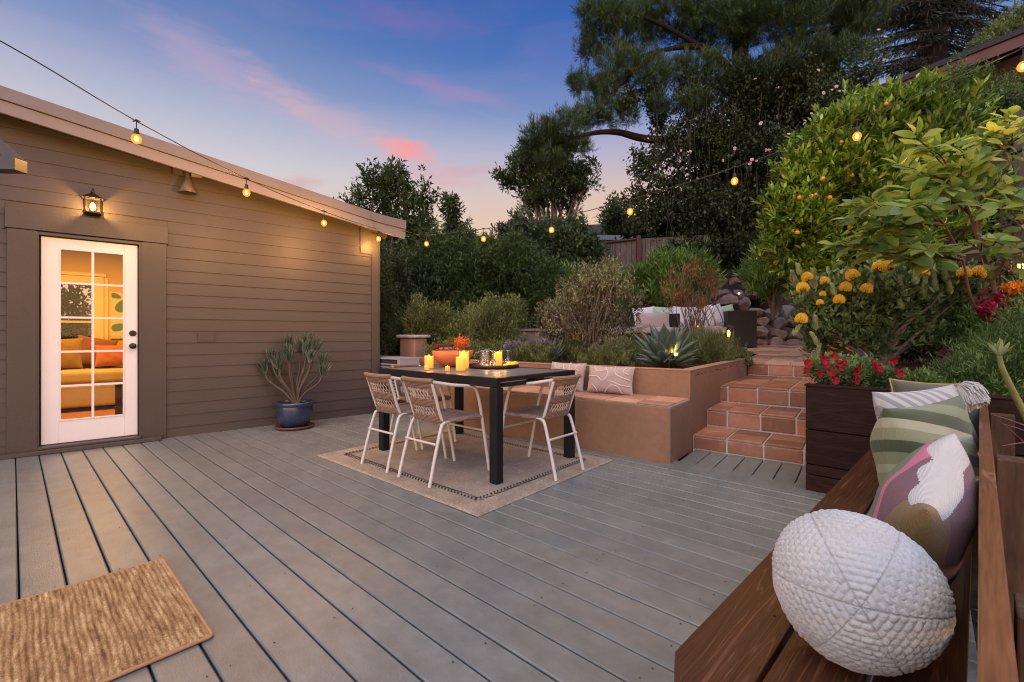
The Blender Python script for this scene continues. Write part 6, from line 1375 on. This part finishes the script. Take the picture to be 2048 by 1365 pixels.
for (s0_, Yd, tips) in tw:
    for (tx_, ty_) in tips:
        Yt = Yd-rg.uniform(.0,.35); a = P(s0_[0], s0_[1], Yd); c = P(tx_, ty_, Yt); mid_ = (a+c)/2+Vector(rg.normal(size=3)*.05)+Vector((0,0,.05)); q = smooth_path([a, mid_, c], 7); m_ = len(q)
        mb.tube(q, [.007*(1-.7*j/(m_-1)) for j in range(m_)], 6, False)
        pa = np.array([tuple(v_) for v_ in q]); nl = max(9, int(11*(c-a).length/.3)); t_ = np.linspace(.22,1,nl); ii = np.clip((t_*(m_-1)).astype(int),0,m_-2); fr = (t_*(m_-1)-ii)[:,None]; base_ = pa[ii]*(1-fr)+pa[ii+1]*fr
        ax = nrm(pa[ii+1]-pa[ii]); side = nrm(np.cross(ax, [0,0,1.])); alt = np.where(np.arange(nl) % 2 == 0, 1, -1)[:,None]
        D = nrm(ax*.55+side*alt*rg.uniform(.4,1.0,(nl,1))+rg.normal(0,.25,(nl,3))+[0,0,.18]); Nn = nrm(np.array([0,-.65,.75])+rg.normal(0,.42,(nl,3)))
        f.add(*leaf_geo(base_+D*.012, D, Nn, rg.uniform(.085,.165,nl), rg.uniform(.050,.088,nl), 'b', .13, .16))
mb.build('stem', M['redstem'], bt, origin=bo); f.build('foliage', LM['big'], bt, bo, True)

# ================================================================ pincushion protea
pbl = [(1640,600,.20,.16),(1690,590,.24,.18),(1740,600,.30,.22),(1800,600,.32,.26),(1860,580,.30,.26),(1700,650,.30,.20),(1780,660,.34,.22),(1850,650,.28,.22),(1640,650,.18,.14),(1630,690,.12,.08),(1910,600,.22,.2),(1870,540,.2,.16),(1740,690,.2,.10),(1920,560,.14,.12)]
pbs = [PB(a,b,4.25+.1*math.sin(a),rx,rx*.85,rz) for a,b,rx,rz in pbl]; base = bedW(1752,0,4.2)
t, C = plant('pincushion_bush', 'broad pincushion bush with round yellow pin flowers above the planter', 'flowering shrub', pbs, dict(nclu=1500, per=12, L0=.060, W0_=.026, spread=.07, up=.7, out=.6, rnd_=.8, shape='b', shell=.45, fold=.15), LM['protea'], base=base, stem=M['greystem'], seed=91, nbr=34, r0=.026, r1=.005)
f = Fol(); rg = np.random.default_rng(92)
for (px, py, ln) in ((1595,548,.14),(1628,545,.15),(1600,535,.08),(1835,520,.12),(1800,560,.12),(1815,575,.14),(1845,560,.16),(1870,545,.16),(1890,535,.14),(1912,540,.14),(1805,595,.12),(1668,575,.08),(1740,560,.08),(1885,500,.10),(1830,540,.14),(1855,530,.12),(1900,560,.14),(1630,640,.10),(1585,655,.08),(1640,670,.12),(1630,700,.12),(1655,715,.10)):
    a = np.array(tuple(P(px, py+ln*220, 4.0))); ax = nrm(np.array([rg.normal(0,.18), rg.normal(0,.18), 1.])); nl = int(ln*330); t_ = np.linspace(0,1,nl); ang_ = np.arange(nl)*2.4
    rd = np.stack([np.cos(ang_), np.sin(ang_), np.zeros(nl)], 1); D = nrm(rd*(.75-.45*t_[:,None])+ax*.9); f.add(*leaf_geo(a+ax*(ln*t_)[:,None]+rd*.006, D, nrm(-rd+ax*.3), np.full(nl,.050), np.full(nl,.026), 'b', .12, -.1))
f.build('young_shoots', LM['proteatip'], t, base)
mb = MB(); rg2 = random.Random(8); npin = 100
for i in range(npin):
    z_ = 1-1.35*(i+.5)/npin; a = i*2.39996; rr0 = math.sqrt(max(0,1-z_*z_)); d = Vector((rr0*math.cos(a), rr0*math.sin(a), z_)); 
    p0 = d*.018; p1 = d*.042+Vector((0,0,.004)); p2 = d*.056+Vector((0,0,.013)); p3 = d*.055+Vector((-d.x*.010,-d.y*.010,.020)); mb.tube([p0,p1,p2,p3], [.0030,.0026,.0022,.0034], 4, False)
mb.mi = 1; mb.lathe([(0,-.026),(.022,-.018),(.032,0),(.026,.020),(0,.032)], 12); mb.mi = 0
fl0 = mb.build('flower', [M['pin'], mat('flower_core', (.16,.065,.008,1), .8)], t); first = True
for (px, py, s_) in ((1616,554,.95),(1606,575,1.05),(1650,561,.8),(1678,599,.95),(1690,574,1.0),(1707,550,1.1),(1732,577,1.0),(1757,534,1.15),(1781,531,1.05),(1602,638,1.05),(1928,546,1.1),(1955,545,1.2),(1640,603,.6),(1852,545,.6),(1645,586,.55)):
    o = fl0 if first else fl0.copy()
    if not first: COL.objects.link(o); o.parent = t
    first = False; o.location = P(px, py+5, 3.93)-base; o.scale = (s_*.86,s_*.86,s_*.95); o.rotation_euler = (rr_.uniform(.1,.5), rr_.uniform(-.3,.3), rr_.uniform(0,6))

# ================================================================ petunias and the rest of the right-hand bed
base = Vector((2.42, 3.10, .74))
pt = thing('red_petunias', 'dark red petunias spilling over the near end of the timber planter', 'flowering plant', base)
f = Fol(); rg = np.random.default_rng(95)
crown(f, rg, [PB(1650,748,3.35,.13,.12,.07),PB(1690,752,3.3,.14,.12,.07),PB(1735,750,3.3,.14,.12,.07),PB(1775,760,3.3,.12,.12,.05),PB(1712,730,3.4,.10,.1,.05),PB(1625,735,3.4,.05,.06,.04)], nclu=520, per=9, L0=.034, W0_=.015, spread=.045, up=.6, out=.6, shape='d'); f.build('foliage', LM['petunia'], pt, base)
mb = MB(); 
for j in range(5):
    a = 2*math.pi*j/5; c_ = [(0,0,0)]
    for k in range(5): b2 = a+R(-38+19*k); r_ = .028*(1+.12*math.cos(R(-38+19*k)*2)); c_.append((r_*math.cos(b2), r_*math.sin(b2), .010+.003*math.sin(k*2.3+j)))
    mb.add(c_, [(0,1,2),(0,2,3),(0,3,4),(0,4,5)])
mb.tube([(0,0,-.02),(0,0,.0)], [.003,.008], 8, False)
fl1 = mb.build('flower', mat('petunia_red', (.24,.005,.008,1), .5, (.16,.004,.007,1), 60, spec=.2), pt); first = True
for (a, b) in ((120,232),(108,290),(225,210),(235,235),(300,180),(330,230),(370,215),(200,295),(283,295),(305,348),(465,262),(440,292),(445,342),(560,240),(605,268),(705,214),(735,300),(688,365),(760,300),(345,250),(235,205),(585,255)):
    o = fl1 if first else fl1.copy()
    if not first: COL.objects.link(o); o.parent = pt
    first = False; p = P(1580+a/3.412, 660+b/3.412, 3.17); o.location = p-base; o.rotation_euler = (R(80)+rr_.uniform(-.5,.4), rr_.uniform(-.4,.4), rr_.uniform(-.5,.6)); o.scale = (rr_.uniform(.8,1.15),)*3
def bedshrub(name, label, cat, pts, lm, Yd, nclu, per, L0, W0_, seed, **kw): return shrub(name, label, cat, pts, lm, Yd, nclu, per, L0, W0_, seed, zb=bedW(pts[0][0],0,Yd).z, **kw)
bedshrub('feathery_bush', 'feathery bright green bush behind the pillows at the right edge', 'shrub', [(1930,755,.17,.12),(2000,730,.24,.18),(1960,785,.22,.13),(2030,765,.22,.2),(2060,700,.25,.25)], 'feather', 2.95, 2300, 12, .040, .006, 101, spread=.05, up=.6, stem=None)
bedshrub('feathery_bush', 'taller feathery green bush below the magenta flowers', 'shrub', [(1975,655,.2,.2),(2025,660,.28,.24),(1945,700,.14,.10),(2070,630,.3,.3)], 'feather', 3.9, 1300, 12, .05, .008, 102, spread=.06, up=.6, stem=None)
bedshrub('dark_green_bush', 'dark green low bush under the pincushion bush right side', 'shrub', [(1880,640,.28,.2),(1930,620,.28,.2),(1830,700,.2,.08),(1900,600,.25,.2)], 'ivy', 4.9, 900, 9, .06, .035, 103, spread=.09, stem=None)
bedshrub('low_green_shrub', 'low green shrub right of the red petunias above the olive pillow', 'shrub', [(1845,765,.07,.05),(1870,790,.10,.07),(1825,775,.05,.04)], 'feather', 2.85, 300, 10, .035, .010, 104, spread=.04, stem=None)
flowers('bougainvillea', 'deep magenta bougainvillea cluster at the right edge', 'flowering plant', 2018, 622, 3.55, .17, .13, 'magenta', 230, 7, .040, .034, 105, 'feather', bedW(2018,0,3.55).z)
flowers('orange_blooms', 'bright orange flowers just above the magenta ones at the right edge', 'flowering plant', 2040, 578, 3.4, .10, .04, 'orangeflower', 60, 7, .032, .022, 106, 'feather', bedW(2040,0,3.4).z)
shrub('dry_bush', 'small bush with yellow brown leaves lit by the right edge lantern', 'shrub', [(2030,555,.16,.14),(2010,540,.10,.10),(2060,540,.15,.15)], 'olive', 4.6, 320, 9, .035, .016, 107, None, spread=.05, zb=1.2)
# thick succulent stalk at the right edge
sk = thing('succulent_stalk', 'pale knobbly succulent stalk with a rosette of upright leaves at the right edge', 'succulent', P(2075,880,2.1))
q = smooth_path([P(2075,880,2.1),P(2048,826,2.1),P(2022,775,2.08),P(2004,735,2.06),P(1999,712,2.05)], 6); MB().tube(q, [.016*(1-.45*i/(len(q)-1)) for i in range(len(q))], 9).build('stalk', mat('pale_green_stalk', (.26,.26,.09,1), .6, (.17,.18,.07,1), 30, bump=.6, bscale=50), sk, origin=sk.location)
f = Fol(); rg = np.random.default_rng(110); tp = np.array(tuple(P(1999,714,2.05))); n_ = 26; a_ = np.arange(n_)*2.4; sp_r = np.linspace(.1,1.25,n_)
D = nrm(np.stack([np.cos(a_)*sp_r, np.sin(a_)*sp_r, np.ones(n_)], 1)); f.add(*leaf_geo(np.tile(tp,(n_,1))+D*.006, D, nrm(np.array([0,0,1.])-D*.5+1e-3), rg.uniform(.055,.085,n_), np.full(n_,.016), 'b', .12, -.1)); f.build('leaves', LM['proteatip'], sk, sk.location, True)
# burgundy strap leaves behind the rail
sp2 = thing('strap_leaf_plant', 'thin burgundy strap leaves arching out behind the bench rail', 'plant', P(2120,1000,1.9)); mb = MB()
for (x0_, y0_, x1_, y1_) in ((1985,830,2080,870),(2005,848,2090,885),(2005,892,2090,890),(2008,950,2090,975),(1995,840,2085,925)):
    q = smooth_path([P(x1_+20,y1_+60,1.9), P(x1_,y1_,1.9), P((x0_+x1_)/2,(y0_+y1_)/2-5,1.86), P(x0_,y0_,1.8)], 5); mb.tube(q, [.0045*(1-.7*i/(len(q)-1)) for i in range(len(q))], 5, False)
mb.build('leaves', mat('burgundy_leaf', (.16,.05,.07,1), .4, (.22,.12,.13,1), 20), sp2, origin=sp2.location)
# ground cover outside the rail
f = Fol(); rg = np.random.default_rng(111); n_ = 26000; e_ = rg.uniform(.05,2.6,n_); r_ = rg.uniform(-.6,3.7,n_); Pp = np.stack([.7071*e_+.7071*r_, -.7071*e_+.7071*r_, np.full(n_,-.36)], 1); 
f.add(*leaf_geo(Pp, nrm(rg.normal(size=(n_,3))*.7+[0,0,.9]), rdir(rg,n_), rg.uniform(.03,.08,n_), rg.uniform(.006,.014,n_), 'd')); o = f.build('ground_cover', LM['hedge']); o['kind'] = 'stuff'
# mulch chips on the beds
f = Fol(); n_ = 9000; x_ = -rg.random(n_)**1.5*6; y_ = .12+rg.random(n_)**1.6*3.5; c_, s_ = math.cos(RB), math.sin(RB); Pp = np.stack([FB[0]+x_*c_-y_*s_, FB[1]+x_*s_+y_*c_, np.full(n_,.712)], 1)
n2 = 9000; e_ = .06+rg.random(n2)*2.6; r_ = .06+rg.random(n2)*3.4; P2 = np.stack([FW[0]+.7071*(e_+r_), FW[1]+.7071*(r_-e_), bed_z(e_, r_)+.010], 1)
Pp = np.concatenate([Pp, P2]); n_ = len(Pp); D = nrm(rg.normal(size=(n_,3))*[1,1,.35]); f.add(*leaf_geo(Pp, D, nrm(np.array([0,0,1.])+rg.normal(0,.5,(n_,3))), rg.uniform(.015,.05,n_), rg.uniform(.006,.014,n_), 'd', .1))
o = f.build('mulch_chips', leafmat('bark_chip', L3((.030,.010,.006),(.075,.026,.014),(.13,.05,.028)), .8, 0, 3, .7)); o['kind'] = 'stuff'

# ================================================================ potted succulent by the wall
pp0 = G(590, 856, 0)
pot = thing('potted_succulent', 'blue glazed pot on a saucer holding a branching pencil leafed succulent by the house wall', 'potted plant', (pp0.x, pp0.y, .001))
MB().lathe([(0,0),(.195,.0),(.215,.02),(.217,.035),(.205,.036),(.195,.020),(0,.020)], 36).build('saucer', mat('glazed_saucer', (.16,.055,.03,1), .3, (.10,.035,.02,1), 8), pot)
MB().lathe([(0,.022),(.130,.022),(.160,.05),(.190,.14),(.197,.22),(.193,.262),(.192,.268),(.208,.274),(.212,.296),(.207,.312),(.190,.312),(.182,.285),(.182,.275)], 44).build('pot', M['blue_glaze'], pot)
MB().lathe([(.184,.278),(.09,.288),(0,.29)], 24).build('soil', M['mulch'], pot)
mb = MB(); f = Fol(); rg = np.random.default_rng(120)
heads = [(-.36,.0,.66),(-.25,.10,.64),(-.17,-.05,.72),(-.07,.02,.84),(.03,.08,.90),(-.02,-.10,.80),(.13,.0,.88),(.20,-.04,.78),(.28,.08,.74),(.33,-.02,.62),(-.30,.05,.78),(-.12,.10,.94),(.10,.10,.98),(.22,.02,.92)]
for (hx, hy, hz) in heads:
    h0 = Vector((hx,hy,hz)); q = smooth_path([(.02+hx*.03,hy*.1,.27),(hx*.35,hy*.4,.27+(hz-.27)*.38),(hx*.85,hy*.9,.27+(hz-.27)*.72),h0], 5); m_ = len(q); mb.tube(q, [.017*(1-.5*j/(m_-1)) for j in range(m_)], 7, False)
    n_ = 64; a_ = rg.uniform(0,6.28,n_); s__ = rg.random(n_)**.7*.5; D = nrm(np.stack([np.cos(a_)*s__+hx*.6, np.sin(a_)*s__, np.ones(n_)], 1)); f.add(*leaf_geo(np.tile(np.array((hx,hy,hz-.015)),(n_,1))+rg.normal(0,.012,(n_,3)), D, rdir(rg,n_), rg.uniform(.12,.20,n_), rg.uniform(.011,.016,n_), 'b', .35, -.12))
mb.build('stem', mat('succulent_bark', (.11,.078,.058,1), .8, (.055,.040,.032,1), 14, bump=.6, bscale=40), pot); f.build('leaves', leafmat('pencil_leaf', L3((.050,.075,.055),(.085,.115,.080),(.14,.165,.11)), .5, .1, 3, .7), pot, None, True)

# succulents in the bowl
bz = .150; rg = np.random.default_rng(130)
def rosette(name, x, y, z, r_, n_, lm, w_=.55, up=.5):
    f = Fol(); a_ = np.arange(n_)*2.4; t_ = np.linspace(.15,1,n_); D = nrm(np.stack([np.cos(a_)*t_, np.sin(a_)*t_, np.full(n_,up)*(1.3-t_)], 1)); f.add(*leaf_geo(np.tile(np.array((x,y,z)),(n_,1)), D, nrm(np.array([0,0,1.])+D*-.3), r_*(.55+.45*t_), np.full(n_, r_*w_), 'b', .2, -.15)); f.build(name, lm, bowl, None, True)
lm1 = leafmat('wine_succulent', L3((.20,.03,.035),(.30,.05,.06)), .4, .1, 9, .8); lm2 = leafmat('pink_succulent', L3((.42,.22,.17),(.52,.32,.25)), .4, .1, 9, .8); lm3 = leafmat('orange_succulent', L3((.62,.16,.03),(.75,.25,.06),(.60,.10,.03)), .4, .3, 9, .8); lm4 = leafmat('olive_succulent', L3((.12,.13,.03),(.20,.20,.06)), .4, .2, 9, .8)
for (x, y) in ((-.15,.0),(-.16,.07),(-.10,.06)): rosette('rosette', x, y, bz+.02, .07, 18, lm1, .5, .9)
for (x, y) in ((-.10,-.08),(-.04,-.11),(-.01,-.06),(.06,-.12),(-.06,-.04)): rosette('rosette', x, y, bz+.01, .045, 16, lm2, .5, .9)
f = Fol(); crown(f, rg, [(.07,.02,bz+.075,.085,.08,.06),(.12,.02,bz+.06,.05,.05,.05),(.11,-.02,bz+.11,.03,.03,.03)], nclu=90, per=7, L0=.022, W0_=.012, spread=.02, up=.8, shape='d'); f.build('campfire_succulent', lm3, bowl)
f = Fol(); crown(f, rg, [(-.02,.04,bz+.07,.06,.05,.05)], nclu=60, per=8, L0=.035, W0_=.005, spread=.02, up=1.2, shape='d'); f.build('grassy_succulent', lm4, bowl)

# hedge outside the far window of the room
hp = HW(-1.0, 4.9, 0); plant('ivy_hedge', 'green ivy hedge seen through the window inside the lit room', 'hedge', [(hp.x,hp.y,.9,1.3,.5,1.0)], dict(nclu=1300, per=8, L0=.08, W0_=.05, spread=.1, shell=.6), LM['feather'], base=(hp.x,hp.y,0), seed=140)
